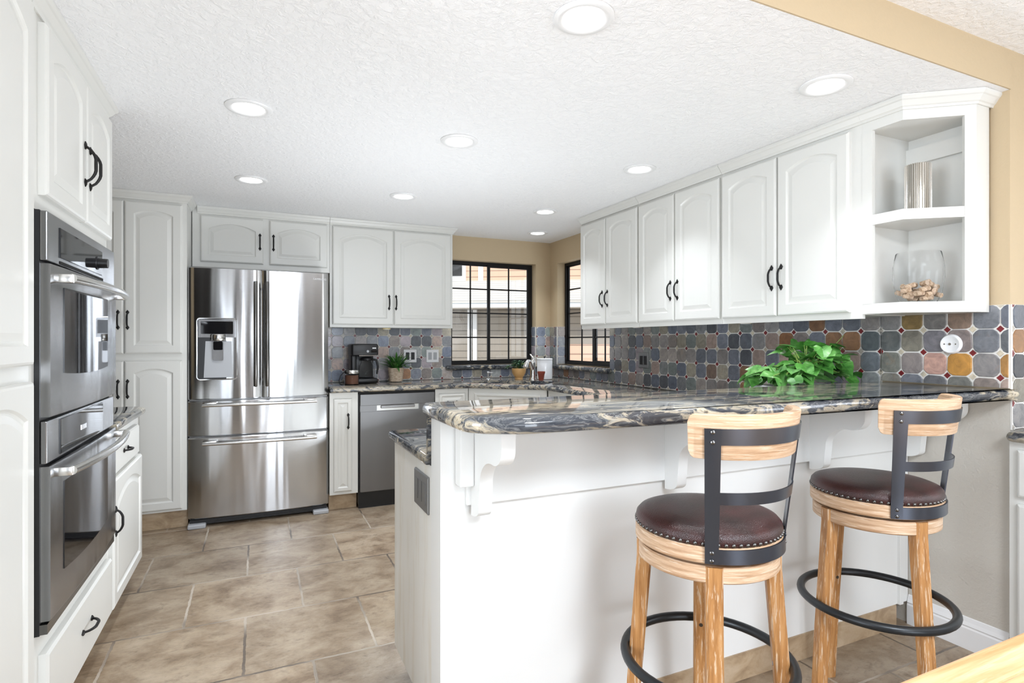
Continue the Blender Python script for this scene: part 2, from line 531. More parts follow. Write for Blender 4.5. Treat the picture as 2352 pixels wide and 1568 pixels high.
def sweep(bm, path, prof, side=1):
    """profile (out, z) along an XY polyline; out = to the right of travel * side"""
    n = len(path)
    loops = []
    P2 = [Vector(p) for p in path]
    for i in range(n):
        ns = []
        if i > 0:
            e = (P2[i] - P2[i - 1]).normalized(); ns.append(Vector((e.y, -e.x)))
        if i < n - 1:
            e = (P2[i + 1] - P2[i]).normalized(); ns.append(Vector((e.y, -e.x)))
        k = ns[0] if len(ns) == 1 else (ns[0] + ns[1]) / (1 + ns[0].dot(ns[1]))
        loops.append([bm.verts.new((P2[i].x + k.x * o * side, P2[i].y + k.y * o * side, z)) for o, z in prof])
    ring_faces(bm, loops)
    return bm
HK = 2.255
CROWN = [(0, HK - .052), (.006, HK - .052), (.009, HK - .044), (.014, HK - .040), (.026, HK - .022), (.031, HK - .018), (.036, HK - .010), (.036, HK - .001), (0, HK - .001)]
def crown(parent, path, side=1):
    return obj('crown_moulding', sweep(bm_new(), path, CROWN, side), M['cab'], parent)

# ---------------------------------------------------------------- the setting
XR, YB, XL, YH = 2.68, 4.96, -1.25, 1.186
ZD = 2.411
X0, X1, Y0 = -3.2, 3.35, -3.6
struct('floor', box(bm_new(), X0 - .15, X1 + .15, Y0 - .15, YB + .15, -.1, 0), M['floor'])
struct('ceiling', box(bm_new(), XL - .1, XR, YH + .002, YB, HK, HK + .118), M['ceil'])
struct('ceiling', box(bm_new(), X0, X1, Y0, YH, ZD, ZD + .1), M['ceil'])
# header above the opening, flush with the wall that turns right at the end of the bar
struct('wall_header', box(bm_new(), X0, XR, YH, YH + .1, HK + .12, ZD + .1), M['beige'])
bmh = box(bm_new(), XL - .1, XR, YH - .004, YH + .0015, HK, HK + .125)
struct('trim_1', bmh, M['beige'])
SP = 1.04
WB = (1.64, 2.52, 1.05, 2.035)      # back window: x0 x1 z0 z1
WR = (3.90, 4.81, 1.05, 2.035)      # right window: y0 y1 z0 z1
b = bm_new()
box(b, XL - .1, WB[0], YB, YB + .12, 0, HK + .12); box(b, WB[1], XR + .12, YB, YB + .12, 0, HK + .12)
box(b, WB[0], WB[1], YB, YB + .12, 0, WB[2] - .002); box(b, WB[0], WB[1], YB, YB + .12, WB[3], HK + .12)
struct('wall_back', b, M['beige'])
b = bm_new()
box(b, XR, XR + .12, YH + .1, WR[0], SP, HK + .12); box(b, XR, XR + .12, WR[1], YB, SP, HK + .12)
box(b, XR, XR + .12, WR[0], WR[1], SP, WR[2] - .002); box(b, XR, XR + .12, WR[0], WR[1], WR[3], HK + .12)
struct('wall_right', b, M['beige'])
struct('wall_right_return', box(bm_new(), XR, X1, YH, YH + .1, SP, ZD + .1), M['beige'])
struct('wall_right_lower', box(box(bm_new(), XR, XR + .12, YH + .1, YB, 0, SP), XR, X1, YH, YH + .1, 0, SP), M['greige'])
struct('wall_left', box(box(box(bm_new(), XL - .1, XL, YH, 3.58, 0, HK + .12), XL - .1, XL, 4.36, YB, 0, HK + .12), XL - .1, XL, 3.58, 4.36, 2.08, HK + .12), M['beige'])
d_ = struct('added_dark_door', box(bm_new(), XL - .09, XL - .05, 3.58, 4.36, 0, 2.08), M['added_dark'])  # unseen dark door, added for the refrigerator to reflect
kb = bm_new(); lathe(kb, [(.012, 0), (.012, .02), (.028, .03), (.028, .05), (.012, .06)], (0, 0, 0), 16)
bmesh.ops.rotate(kb, verts=kb.verts, cent=(0, 0, 0), matrix=Matrix.Rotation(R(90), 3, 'Y')); bmesh.ops.translate(kb, verts=kb.verts, vec=(XL - .05, 3.66, .95))
obj('door_handle', kb, M['nickel'], d_, smooth=50)
struct('wall_left_dining', box(bm_new(), X0 - .1, X0, Y0, YH, 0, ZD), M['white_wall'])
struct('wall_left_return', box(bm_new(), X0, XL, YH, YH + .1, 0, HK + .12), M['beige'])
struct('wall_right_dining', box(bm_new(), X1, X1 + .1, Y0, YH + .1, 0, ZD), M['white_wall'])
b = bm_new()
box(b, X0, .1, Y0 - .1, Y0, 0, ZD); box(b, 1.76, X1, Y0 - .1, Y0, 0, ZD); box(b, .1, 1.76, Y0 - .1, Y0, 2.12, ZD)
struct('wall_front', b, M['taupe_wall'])
struct('added_dark_partition', box(bm_new(), X0, -.42, -.95, -.85, 0, ZD), M['added_dark'])  # unseen partition, added as a dark band in the refrigerator's reflection

# baseboard on the right wall below the bar
BB = [(0, 0), (.014, 0), (.014, .085), (.011, .092), (.013, .098), (.008, .112), (.004, .128), (0, .13)]
struct('baseboard_right', sweep(bm_new(), [(XR, 1.56), (XR, YH)], BB, 1), M['trim'])

def window(name, F, u0, u1, v0, v1, dep, flip, mid):
    """two-sash slider with muntins, F(u, v, n): n negative = into the wall"""
    t = thing(name, None, None, F((u0 + u1) / 2, v0, -dep))
    t['kind'] = 'structure'
    def bar(b, a0, a1, c0, c1, n0, n1):
        p, q = F(a0, c0, n0), F(a1, c1, n1)
        box(b, min(p[0], q[0]), max(p[0], q[0]), min(p[1], q[1]), max(p[1], q[1]), min(p[2], q[2]), max(p[2], q[2]))
    b = bm_new()
    fw = .026
    n0, n1 = -dep - .03, -dep + .012
    bar(b, u0, u1, v1 - fw, v1, n0, n1); bar(b, u0, u1, v0, v0 + fw, n0, n1)
    bar(b, u0, u0 + fw, v0 + fw, v1 - fw, n0, n1); bar(b, u1 - fw, u1, v0 + fw, v1 - fw, n0, n1)
    obj('window_frame', b, M['black'], t)
    for k, (a, c) in enumerate(((u0 + fw, mid + .018), (mid - .018, u1 - fw))):
        sw = .012 if (k == 0) != flip else .022
        o = -.014 if (k == 0) != flip else .002
        nn0, nn1 = -dep - .008 + o, -dep + .008 + o
        b = bm_new()
        za, zb = v0 + fw, v1 - fw
        bar(b, a, c, zb - sw, zb, nn0, nn1); bar(b, a, c, za, za + sw, nn0, nn1)
        bar(b, a, a + sw + .006, za + sw, zb - sw, nn0, nn1); bar(b, c - sw - .006, c, za + sw, zb - sw, nn0, nn1)
        sash = obj('sash', b, M['black'], t)
        b = bm_new()
        um = (a + c) / 2
        bar(b, um - .0065, um + .0065, za + sw, zb - sw, nn0 + .003, nn1 - .004)
        for q in (1, 2, 3):
            vm_ = za + (zb - za) * q / 4
            bar(b, a + sw, c - sw, vm_ - .0065, vm_ + .0065, nn0 + .003, nn1 - .004)
        obj('muntin_grid', b, M['black'], sash)
        b = bm_new()
        bar(b, a + sw * .6, c - sw * .6, za + sw * .6, zb - sw * .6, (nn0 + nn1) / 2 - .001, (nn0 + nn1) / 2 + .001)
        obj('glass_pane', b, M['pane'], sash)
    return t
w1 = window('window_1', FY(YB), WB[0], WB[1], WB[2], WB[3], .095, False, 2.055)
w2 = window('window_2', FXM(XR), WR[0], WR[1], WR[2], WR[3], .095, True, 4.295)
obj('window_sill', slab(bm_new(), [(1.58, YB - .055), (2.56, YB - .055), (2.56, YB), (2.515, YB), (2.515, YB + .08), (1.58, YB + .08)], 1.005, 1.048), M['granite_k'], w1, smooth=40)
obj('window_sill', slab(bm_new(), [(XR - .06, 4.86), (XR - .06, 3.87), (XR, 3.87), (XR, 3.905), (XR + .08, 3.905), (XR + .08, 4.805), (XR, 4.805), (XR, 4.86)], 1.005, 1.048), M['granite_k'], w2, smooth=40)

# ---------------------------------------------------------------- outside
O = Vector((5.35, 12.95, 0)); rx = Vector((.86, -.51, 0)).normalized(); ny = Vector((rx.y * -1, rx.x, 0))
def HF(u, v, n): return tuple(O + rx * u + ny * n + Vector((0, 0, v)))   # n = away from us
def hb(b, u0, u1, v0, v1, n0, n1):
    prism(b, [(u0, v0), (u1, v0), (u1, v1), (u0, v1)], HF, n0, n1); return b
house = thing('neighbour_house', 'neighbouring house with taupe siding and pale tiled roof, seen through the kitchen windows', 'house', HF(0, 0, 0))
obj('lower_wall', hb(bm_new(), -7, 5.2, -.6, 2.2, 0, .2), M['taupe'], house)
obj('gutter', hb(bm_new(), -7.2, 5.3, 2.09, 2.26, -.5, -.38), M['gutter'], house)
obj('soffit', hb(bm_new(), -7.2, 5.3, 2.06, 2.09, -.5, .1), M['taupe'], house)
bmr = bm_new()
v4 = [bmr.verts.new(HF(u, v, n)) for u, v, n in ((-7.2, 2.262, -.52), (5.3, 2.262, -.52), (5.3, 2.97, 1.6), (-7.2, 2.97, 1.6), (-7.2, 2.20, -.52), (5.3, 2.20, -.52), (5.3, 2.9, 1.6), (-7.2, 2.9, 1.6))]
for f in ((0, 1, 2, 3), (7, 6, 5, 4), (0, 4, 5, 1), (3, 2, 6, 7), (0, 3, 7, 4), (1, 5, 6, 2)): bmr.faces.new([v4[i] for i in f])
obj('roof', bmr, M['shingle'], house)
obj('upper_wall', hb(bm_new(), -7, 5.2, 2.9, 5.4, 1.6, 1.8), M['peach'], house)
uw = obj('window_surround', hb(bm_new(), -2.1, -.96, 2.95, 4.6, 1.52, 1.61), M['trim'], house)
obj('window_pane', hb(bm_new(), -1.95, -1.06, 3.1, 4.4, 1.5, 1.53), M['blackglass'], house)
obj('trim_board', hb(bm_new(), -.61, -.47, 2.93, 5.3, 1.55, 1.61), M['trim'], house)
for u in (-.6, -.465):
    obj('pilaster', hb(bm_new(), u, u + .1, .0, 2.06, -.12, 0), M['trim'], house)
fence = thing('garden_fence', 'peach board fence standing below the windows outside', 'fence', HF(3.2, -.6, -3))
obj('fence_boards', hb(bm_new(), 1.9, 6.5, -.6, 1.22, -3.2, -3.1), M['peach'], fence)
obj('fence_post', hb(bm_new(), -.62, -.36, -.6, 1.36, -3.2, -3.0), M['trim'], fence, label='white capped post')
struct('ground_outside', box(bm_new(), -14, 22, 5.2, 30, -.75, -.6), M['ground'])
struct('ground_patio', box(bm_new(), -14, 22, -20, Y0 - .16, -.75, -.1), M['ground'])

# ---------------------------------------------------------------- backsplash of slate tiles
PAL = [(.115, .125, .15), (.09, .10, .12), (.15, .155, .165), (.13, .14, .17), (.17, .165, .165), (.20, .185, .18), (.24, .215, .20),
       (.10, .115, .15), (.16, .14, .13), (.065, .07, .08), (.19, .20, .20), (.22, .20, .16), (.14, .16, .155), (.20, .175, .19)]
def backsplash(name, label, F, regions, pu, pv, u_ref, v_ref, flip, seed, light=1.0, special=None):
    light *= 1.22  # daylight painted into the tile tint, strongest on back wall and jambs
    rnd = random.Random(seed)
    bm = bm_new()
    tint = bm.loops.layers.float_color.new('tint')
    cells = {}
    def cellcol(i, j):
        if (i, j) not in cells:
            r = rnd.random()
            if r < .015: c, al = (.22, .115, .06), 1.0
            elif r < .02 and light < 1.3: c, al = (.34, .20, .07), .6
            elif r < .09: c, al = (.25, .19, .165), .3
            else: c, al = rnd.choice(PAL), rnd.choice((0, 0, 0, 0, .25, .6))
            k = light * rnd.uniform(.85, 1.2)
            if special and (i, j) in special: c, al, k = special[(i, j)], .2, 1
            cells[(i, j)] = tuple(q * k for q in c) + (al,)
        return cells[(i, j)]
    g = .004
    def face(vs, mi, c=None):
        try: f = bm.faces.new(vs)
        except ValueError: return
        f.material_index = mi
        if c:
            for l in f.loops: l[tint] = c
    def solid(pts, reg, c, top):
        a0, a1, b0, b1 = reg
        P_ = [(min(max(u, a0 + .001), a1 - .001), min(max(v, b0 + .001), b1 - .001)) for u, v in pts]
        ar = sum(P_[k][0] * P_[(k + 1) % len(P_)][1] - P_[(k + 1) % len(P_)][0] * P_[k][1] for k in range(len(P_))) / 2
        if abs(ar) < 3e-5: return
        cu = sum(p[0] for p in P_) / len(P_); cv = sum(p[1] for p in P_) / len(P_)
        base = [bm.verts.new(F(u, v, .006)) for u, v in P_]
        mid = [bm.verts.new(F(u, v, top - .0015)) for u, v in P_]
        tp = [bm.verts.new(F(cu + (u - cu) * .95, cv + (v - cv) * .95, top)) for u, v in P_]
        n = len(P_)
        for A, B in ((base, mid), (mid, tp)):
            for k in range(n): face((A[k], A[(k + 1) % n], B[(k + 1) % n], B[k]), 1, c)
        face(tp, 1, c)
    for reg in regions:
        a0, a1, b0, b1 = reg
        q = [bm.verts.new(F(u, v, n)) for n in (.0008, .007) for u, v in ((a0, b0), (a1, b0), (a1, b1), (a0, b1))]
        for f in ((0, 1, 2, 3), (4, 5, 6, 7), (0, 1, 5, 4), (2, 3, 7, 6), (1, 2, 6, 5), (3, 0, 4, 7)): face([q[i] for i in f], 0, (.6, .6, .6, 0))
        i0 = math.floor((a0 - u_ref) / pu) - 1; i1 = math.ceil((a1 - u_ref) / pu) + 1
        j0 = math.floor((b0 - v_ref) / pv) - 1; j1 = math.ceil((b1 - v_ref) / pv) + 1
        for i in range(i0, i1):
            for j in range(j0, j1):
                uc, vc = u_ref + (i + .5) * pu, v_ref + (j + .5) * pv
                rj = random.Random(i * 131 + j * 7 + seed)
                hu, hv = pu / 2 - g * .6, pv / 2 - g * .6
                ch = .020
                pts = []
                for sx, sy in ((1, -1), (1, 1), (-1, 1), (-1, -1)):
                    if (sx, sy) in ((1, -1), (-1, 1)):
                        seq = ((hu - ch, hv), (hu - ch * .42, hv - ch * .42 + .002), (hu, hv - ch))
                        seq = seq if (sx * sy) < 0 else seq[::-1]
                    else:
                        seq = ((hu, hv - ch), (hu - ch * .42, hv - ch * .42 + .002), (hu - ch, hv))
                    for x, y in seq:
                        pts.append((uc + sx * x + rj.uniform(-.0012, .0012), vc + sy * y + rj.uniform(-.0012, .0012)))
                solid(pts, reg, cellcol(i, j), .0115 + rj.uniform(-.001, .0015))
                # dot at the lower-left corner of the cell
                red = ((i + j) % 2 == 0) != flip
                du, dv = u_ref + i * pu, v_ref + j * pv
                c = (.19, .018, .022, 0) if red else (.62, .55, .43, 0)
                if not red and rj.random() < .3: c = (.5, .46, .4, 0)
                s = .0135
                solid([(du - s, dv), (du, dv - s), (du + s, dv), (du, dv + s)], reg, c, .009)
    o = obj(name, bm, [M['grout'], M['tile']])
    tag(o, label, 'backsplash')
    return o
ZC = .925
backsplash('slate_tile_backsplash', 'blue grey slate tile backsplash behind the coffee maker, beside and below the back window', FY(YB),
           [(.50, 1.64, ZC, 1.42), (1.64, 2.52, ZC, 1.004), (2.52, XR, ZC, 1.415)], .0975, .097, 1.161, 1.32, False, 3, 1.9)
backsplash('slate_tile_backsplash', 'multicoloured slate tile backsplash on the long right wall under the wall cabinets', FXM(XR),
           [(YH, 1.676, 1.0865, 1.415), (1.676, 3.90, ZC, 1.415), (3.90, 4.81, ZC, 1.004), (4.81, YB - .013, ZC, 1.415)], .0935, .097, 1.4006, 1.32, False, 11, 1.12,
           {(1, 0): (.25, .17, .07), (0, 0): (.20, .19, .18), (-1, 0): (.24, .17, .13), (-2, 0): (.20, .21, .23), (1, -1): (.25, .23, .19), (0, -1): (.21, .20, .22),
            (-1, -1): (.24, .20, .19), (-2, -1): (.19, .20, .22), (-3, -1): (.13, .14, .15), (1, -2): (.30, .26, .25), (0, -2): (.56, .34, .28), (-1, -2): (.50, .25, .06),
            (-2, -2): (.24, .23, .23), (-3, -2): (.42, .22, .07), (8, -1): (.24, .11, .05), (6, 0): (.20, .10, .05), (11, -3): (.22, .12, .07), (14, -3): (.20, .14, .11),
            (2, -1): (.16, .17, .17), (3, -1): (.12, .14, .15), (2, -2): (.24, .24, .21), (3, -2): (.18, .20, .22), (2, -3): (.26, .25, .22), (1, -3): (.20, .21, .24), (0, -3): (.17, .17, .18), (-1, -3): (.21, .21, .19), (-2, -3): (.26, .22, .20)})
backsplash('slate_tile_backsplash', 'narrow strip of slate tile on the wall beyond the right end of the bar', FY(YH),
           [(XR, X1, ZC, 1.415)], .0935, .097, XR + .003, 1.32, True, 21, 1.1, {(0, -1): (.3, .15, .06), (0, -2): (.05, .055, .065)})
backsplash('slate_tile_backsplash', 'slate tiles, daylight put into their tint, lining the jamb of the right window', FY(WR[1]),
           [(XR, XR + .082, 1.05, 1.415)], .0935, .097, XR - .004, 1.32, True, 5, 1.9)
backsplash('slate_tile_backsplash', 'thin strip of slate tiles lining the jamb of the back window', FXM(WB[1]),
           [(YB, YB + .082, 1.05, 1.415)], .0935, .097, YB - .004, 1.32, True, 8, 1.6)

# ---------------------------------------------------------------- cabinets
# pantry
t = thing('pantry_cabinet', 'tall white pantry cabinet with four arched doors left of the refrigerator', 'cabinet', (-.84, 4.66, 0))
bx('body', M['cab'], t, XL + .002, -.43, 4.37, YB - .002, .13, HK - .003)
bx('toe_kick', M['toe'], t, XL + .002, -.43, 4.44, YB - .002, 0, .13)
F = FY(4.37)
for (a, c, hu) in ((-1.11, -.787, -.815), (-.782, -.457, -.763)):
    for (z0, z1, hz) in ((1.19, 2.187, 1.41), (.145, 1.142, .961)):
        d = door(t, F, a, c, z0, z1)
        handle(d, F, hu, hz)
crown(t, [(XL + .01, 4.37), (-.43, 4.37), (-.43, 4.62)])

# over the refrigerator
t = thing('wall_cabinet', 'short white wall cabinet with two wide doors above the refrigerator', 'cabinet', (.06, 4.8, 1.82))
bx('body', M['cab'], t, -.425, .528, 4.66, YB - .002, 1.815, HK - .003)
F = FY(4.66)
d = door(t, F, -.372, .047, 1.853, 2.19); handle(d, F, .023, 2.02)
d = door(t, F, .09, .509, 1.853, 2.19); handle(d, F, .117, 2.02)
crown(t, [(-.392, 4.66), (.528, 4.66)])
# right of it
t = thing('wall_cabinet', 'white wall cabinet with two arched doors between refrigerator and back window', 'cabinet', (1.04, 4.8, 1.385))
bx('body', M['cab'], t, .53, 1.553, 4.66, YB - .016, 1.385, HK - .003)
d = door(t, F, .549, 1.032, 1.407, 2.19); handle(d, F, .997, 1.592)
d = door(t, F, 1.041, 1.535, 1.407, 2.19); handle(d, F, 1.055, 1.592)
crown(t, [(.53, 4.66), (1.553, 4.66), (1.553, YB - .02)])
PUCKS = []
def puck(x, y, z, lab):
    t = thing('puck_light', lab, 'light', (x, y, z), 'puck lights under the wall cabinets')
    obj('housing', lathe(bm_new(), [(.034, 0), (.036, -.004), (.034, -.012)], (x, y, z)), M['puck'], t, smooth=40)
    obj('lens', lathe(bm_new(), [(.027, -.012), (.025, -.0145), (.01, -.0155)], (x, y, z)), M['whitep'], t, smooth=40)
puck(1.0, 4.76, 1.384, 'small round puck light under the wall cabinet above the coffee maker')

# right wall run
F = FXM(2.37)
labs = ['white wall cabinet with two arched doors, farthest along the right wall beside the window',
        'white wall cabinet with two arched doors, middle one of three along the right wall',
        'white wall cabinet with two arched doors, next to the open corner shelf']
for (ya, yb, dl), lab in zip(((3.108, 3.853, ((3.497, 3.845, 3.53), (3.116, 3.489, 3.462))),
                              (2.363, 3.106, ((2.745, 3.098, 2.772), (2.373, 2.737, 2.708))),
                              (1.567, 2.361, ((1.994, 2.352, 2.016), (1.617, 1.986, 1.96)))), labs):
    t = thing('wall_cabinet', lab, 'cabinet', (2.52, (ya + yb) / 2, 1.372), 'wall cabinets along the right wall')
    b = bm_new()
    box(b, 2.37, XR - .016, ya, yb, 1.385, HK - .003)
    box(b, 2.37, 2.388, ya, yb, 1.368, 1.385)
    obj('body', b, M['cab'], t)
    for (c0, c1, hy) in dl:
        d = door(t, F, c0, c1, 1.398, 2.187)
        handle(d, F, hy, 1.587)
    crown(t, [(2.37, yb), (2.37, ya)])
puck(2.53, 3.35, 1.384, 'small round puck light under the middle wall cabinet on the right wall')
puck(2.53, 2.35, 1.384, 'small round puck light under the wall cabinet nearer the open shelf on the right wall')

# open corner shelf
A, B_, C_, D_ = (2.37, 1.5668), (2.37, 1.402), (2.575, 1.247), (XR - .016, 1.247)
t = thing('open_corner_shelf', 'white open corner shelf unit with angled front at the end of the right wall cabinets', 'shelf', (2.55, 1.40, 1.385))
plan = [A, B_, C_, D_, (XR - .016, 1.5668)]
def pl(b, z0, z1, ins=0.0):
    poly = [(A[0] + ins, A[1]), (B_[0] + ins, B_[1] + ins * .4), (C_[0], C_[1] + ins * 1.2), (D_[0], D_[1] + ins * 1.2), (XR - .016, 1.5668)]
    prism(b, poly, lambda u, v, q: (u, v, q), z0, z1); return b
obj('bottom_board', pl(bm_new(), 1.387, 1.43), M['cab'], t)
obj('shelf_board', pl(bm_new(), 1.763, 1.805, .002), M['cab'], t)
obj('top_board', pl(bm_new(), 2.163, HK - .003), M['cab'], t)
bx('side_panel', M['cab'], t, 2.37, XR - .016, 1.547, 1.5666, 1.43, 2.163)
bx('end_panel', M['cab'], t, 2.575, XR - .016, 1.247, 1.265, 1.43, 2.163)
bx('back_panel', M['cab'], t, XR - .024, XR - .016, 1.265, 1.547, 1.43, 2.163)
bx('hanging_rail', M['cab'], t, XR - .042, XR - .024, 1.265, 1.547, 2.05, 2.12)
bx('face_stile', M['cab'], t, 2.368, 2.388, 1.525, 1.567, 1.43, 2.163)
dv = Vector((C_[0] - B_[0], C_[1] - B_[1])); ln = dv.length; dv /= ln
G = FDIAG(B_[0], B_[1], dv.x, dv.y)
b = bm_new(); prism(b, [(ln - .04, 1.43), (ln, 1.43), (ln, 2.163), (ln - .04, 2.163)], G, -.018, 0)
obj('face_stile', b, M['cab'], t)
crown(t, [A, B_, C_, (XR, 1.247)])

# left side: tall foreground cabinet, oven cabinet, small base cabinet
XF = -.57
F = FXP(XF)
t = thing('tall_cabinet', 'tall white cabinet at the left edge of the picture, nearest the camera', 'cabinet', (-.9, 1.58, 0))
bx('body', M['cab'], t, XL + .002, XF, 1.2, 1.952, .12, HK - .003)
bx('toe_kick', M['toe'], t, XL + .002, XF - .07, 1.2, 1.952, 0, .12)
d = door(t, F, 1.47, 1.928, 1.205, 2.19)
d = door(t, F, 1.47, 1.928, .14, 1.16)
crown(t, [(XF, 1.2), (XF, 1.952)])

t = thing('oven_cabinet', 'tall white cabinet housing the double wall oven, with two doors above and a drawer below', 'cabinet', (-.9, 2.39, 0))
b = bm_new()
box(b, XL + .002, XF, 1.954, 2.83, 1.645, HK - .003)
box(b, XL + .002, XF, 1.954, 2.83, .12, .435)
box(b, XL + .002, XF, 1.954, 1.99, .435, 1.645); box(b, XL + .002, XF, 2.812, 2.83, .435, 1.645); box(b, XL + .002, XL + .03, 1.99, 2.812, .435, 1.645)
obj('body', b, M['cab'], t)
bx('side_panel', M['added_dark'], t, XL + .004, XF - .03, 2.831, 2.838, .93, HK - .06, label='added dark panel that the refrigerator reflects')  # unseen dark sheet, added to darken what the refrigerator mirrors
bx('toe_kick', M['toe'], t, XL + .002, XF - .07, 1.954, 2.83, 0, .12)
for (a, c, hy) in ((2.02, 2.425, 2.40), (2.435, 2.815, 2.465)):
    d = door(t, F, a, c, 1.69, 2.185, t=.024)
    handle(d, F, hy, 1.89, True, .15, .024, .028)
d = door(t, F, 2.025, 2.81, .145, .37, flat=True, name='drawer', t=.024)
handle(d, F, 2.43, .265, False, .135, .024, .026)
crown(t, [(XF, 1.954), (XF, 2.83), (XL + .3, 2.83)])

t = thing('base_cabinet', 'small white base cabinet with one drawer and one arched door beyond the ovens', 'cabinet', (-.9, 3.17, 0))
bx('body', M['cab'], t, XL + .002, XF, 2.832, 3.51, .11, .886)
bx('toe_kick', M['toe'], t, XL + .002, XF - .07, 2.832, 3.51, 0, .11)
d = door(t, F, 2.865, 3.42, .70, .845, flat=True, name='drawer'); handle(d, F, 3.09, .775, False, .1)
d = door(t, F, 2.865, 3.50, .13, .68); handle(d, F, 2.885, .50, True, .12)
tag(obj('granite_countertop', slab(bm_new(), [(XL + .002, 3.56), (XL + .002, 2.841), (-.535, 2.841), (-.535, 3.50), (-.575, 3.55), (-.63, 3.56)], .887, ZC), M['granite_k'], smooth=40),
    'small dark granite counter on the base cabinet beyond the ovens', 'countertop')

# ---------------------------------------------------------------- double oven
t = thing('double_wall_oven', 'stainless steel double wall oven with black glass windows, built into the left cabinet', 'oven', (-.8, 2.4, .435))
YO0, YO1 = 1.992, 2.81
bx('oven_body', M['blackp'], t, XL + .04, XF + .012, YO0, YO1, .437, 1.643)
b = bm_new()
box(b, XF + .012, XF + .03, YO0, YO1, 1.50, 1.641, .003)
cp = obj('control_panel', b, M['steel'], t)
bx('display', M['blackglass'], cp, XF + .029, XF + .033, 2.10, 2.60, 1.522, 1.612, bev=.001)
bx('vent_slot', M['gap'], cp, XF + .028, XF + .0315, 2.10, 2.62, 1.502, 1.512)
k = bm_new()
cyl(k, (XF + .03, 2.525, 1.56), (XF + .066, 2.525, 1.56), .019, .017, 24)
cyl(k, (XF + .03, 2.525, 1.56), (XF + .036, 2.525, 1.56), .025, .024, 24)
obj('knob', k, M['blackp'], cp, smooth=40)
def oven_door(z0, z1, w0, w1, hz, lab):
    bb = bm_new()
    # slightly bowed front
    N = 14
    lo, hi = [], []
    loops = []
    for kx in range(N + 1):
        y = YO0 + .004 + (YO1 - YO0 - .008) * kx / N
        bow = .010 * (1 - (2 * kx / N - 1) ** 2)
        loops.append([bb.verts.new((XF + .012, y, z0)), bb.verts.new((XF + .034 + bow, y, z0)), bb.verts.new((XF + .036 + bow, y, z0 + .004)),
                      bb.verts.new((XF + .036 + bow, y, z1 - .004)), bb.verts.new((XF + .034 + bow, y, z1)), bb.verts.new((XF + .012, y, z1))])
    ring_faces(bb, loops)
    dd = obj('oven_door', bb, M['steel'], t, smooth=40, label=lab)
    bb = bm_new()
    loops = []
    for kx in range(N + 1):
        y = 2.10 + .53 * kx / N
        q = (y - YO0) / (YO1 - YO0)
        bow = .010 * (1 - (2 * q - 1) ** 2) + .0012
        arch = .010 * (1 - (2 * kx / N - 1) ** 2)
        loops.append([bb.verts.new((XF + .030 + bow, y, w0 - arch)), bb.verts.new((XF + .0365 + bow, y, w0 - arch)), bb.verts.new((XF + .0365 + bow, y, w1)), bb.verts.new((XF + .030 + bow, y, w1))])
    ring_faces(bb, loops)
    obj('oven_window', bb, M['blackglass'], dd, smooth=40)
    bb = bm_new()
    pts = []
    for kx in range(17):
        q = kx / 16
        pts.append((XF + .078 + .030 * (1 - (2 * q - 1) ** 2), YO0 + .035 + (YO1 - YO0 - .07) * q, hz))
    tube(bb, pts, .0135, 12)
    for y in (YO0 + .042, YO1 - .042):
        box(bb, XF + .034, XF + .082, y - .013, y + .013, hz - .014, hz + .012, .003)
    obj('handle', bb, M['nickel'], dd, smooth=40)
oven_door(1.055, 1.492, 1.175, 1.432, 1.455, 'upper oven door')
b = box(bm_new(), XF + .012, XF + .028, YO0 + .003, YO1 - .003, .922, 1.043, .003)
lp = obj('lower_control_strip', b, M['steel'], t)
bx('dark_panel', M['blackglass'], lp, XF + .027, XF + .031, 2.11, 2.62, .93, 1.036, bev=.001)
bx('badge', M['chrome'], lp, XF + .0305, XF + .0325, 2.325, 2.385, .972, .988)
oven_door(.475, .914, .585, .85, .893, 'lower oven door')
bx('bottom_trim', M['steeldark'], t, XF + .012, XF + .03, YO0, YO1, .44, .468)

# ---------------------------------------------------------------- refrigerator
def text_mesh(name, s, size, F, u, v, n, m, parent, depth=.0008, space=1.0):
    cu = bpy.data.curves.new(name, 'FONT')
    cu.body = s; cu.size = size; cu.extrude = depth; cu.align_x = 'CENTER'; cu.space_character = space
    tmp = bpy.data.objects.new(name, cu)
    COL.objects.link(tmp)
    dg = bpy.context.evaluated_depsgraph_get()
    me = bpy.data.meshes.new_from_object(tmp.evaluated_get(dg))
    bpy.data.objects.remove(tmp)
    bm = bm_new(); bm.from_mesh(me)
    for q in bm.verts:
        q.co = Vector(F(u + q.co.x, v + q.co.y, n + q.co.z))
    return obj(name, bm, m, parent)
FX0, FX1 = -.425, .486
t = thing('refrigerator', 'stainless steel french door refrigerator with ice dispenser and two freezer drawers', 'refrigerator', (.03, 4.65, 0))
bx('fridge_body', M['steeldark'], t, FX0 + .006, FX1 - .006, 4.405, YB - .02, .05, 1.775)
def fdoor(name, x0, x1, z0, z1, lab=None):
    N = 18
    bb = bm_new()
    loops = []
    for k_ in range(N + 1):
        x = x0 + (x1 - x0) * k_ / N
        q = (x - FX0) / (FX1 - FX0)
        bow = .028 * (1 - (2 * q - 1) ** 2)
        e = .012 * max(0, 1 - min(x - x0, x1 - x) / .012) ** 2
        yf = 4.365 - bow + e
        loops.append([bb.verts.new((x, 4.402, z0)), bb.verts.new((x, yf + .006, z0)), bb.verts.new((x, yf, z0 + .006)), bb.verts.new((x, yf, z1 - .006)),
                      bb.verts.new((x, yf + .006, z1)), bb.verts.new((x, 4.402, z1))])
    ring_faces(bb, loops)
    return obj(name, bb, M['fridge'], t, smooth=35, label=lab)
XM = .032
dl = fdoor('door', FX0, XM - .003, .872, 1.778, 'left door with water and ice dispenser')
dr = fdoor('door', XM + .003, FX1, .872, 1.778, 'plain right door')
d1 = fdoor('drawer', FX0, FX1, .622, .862)
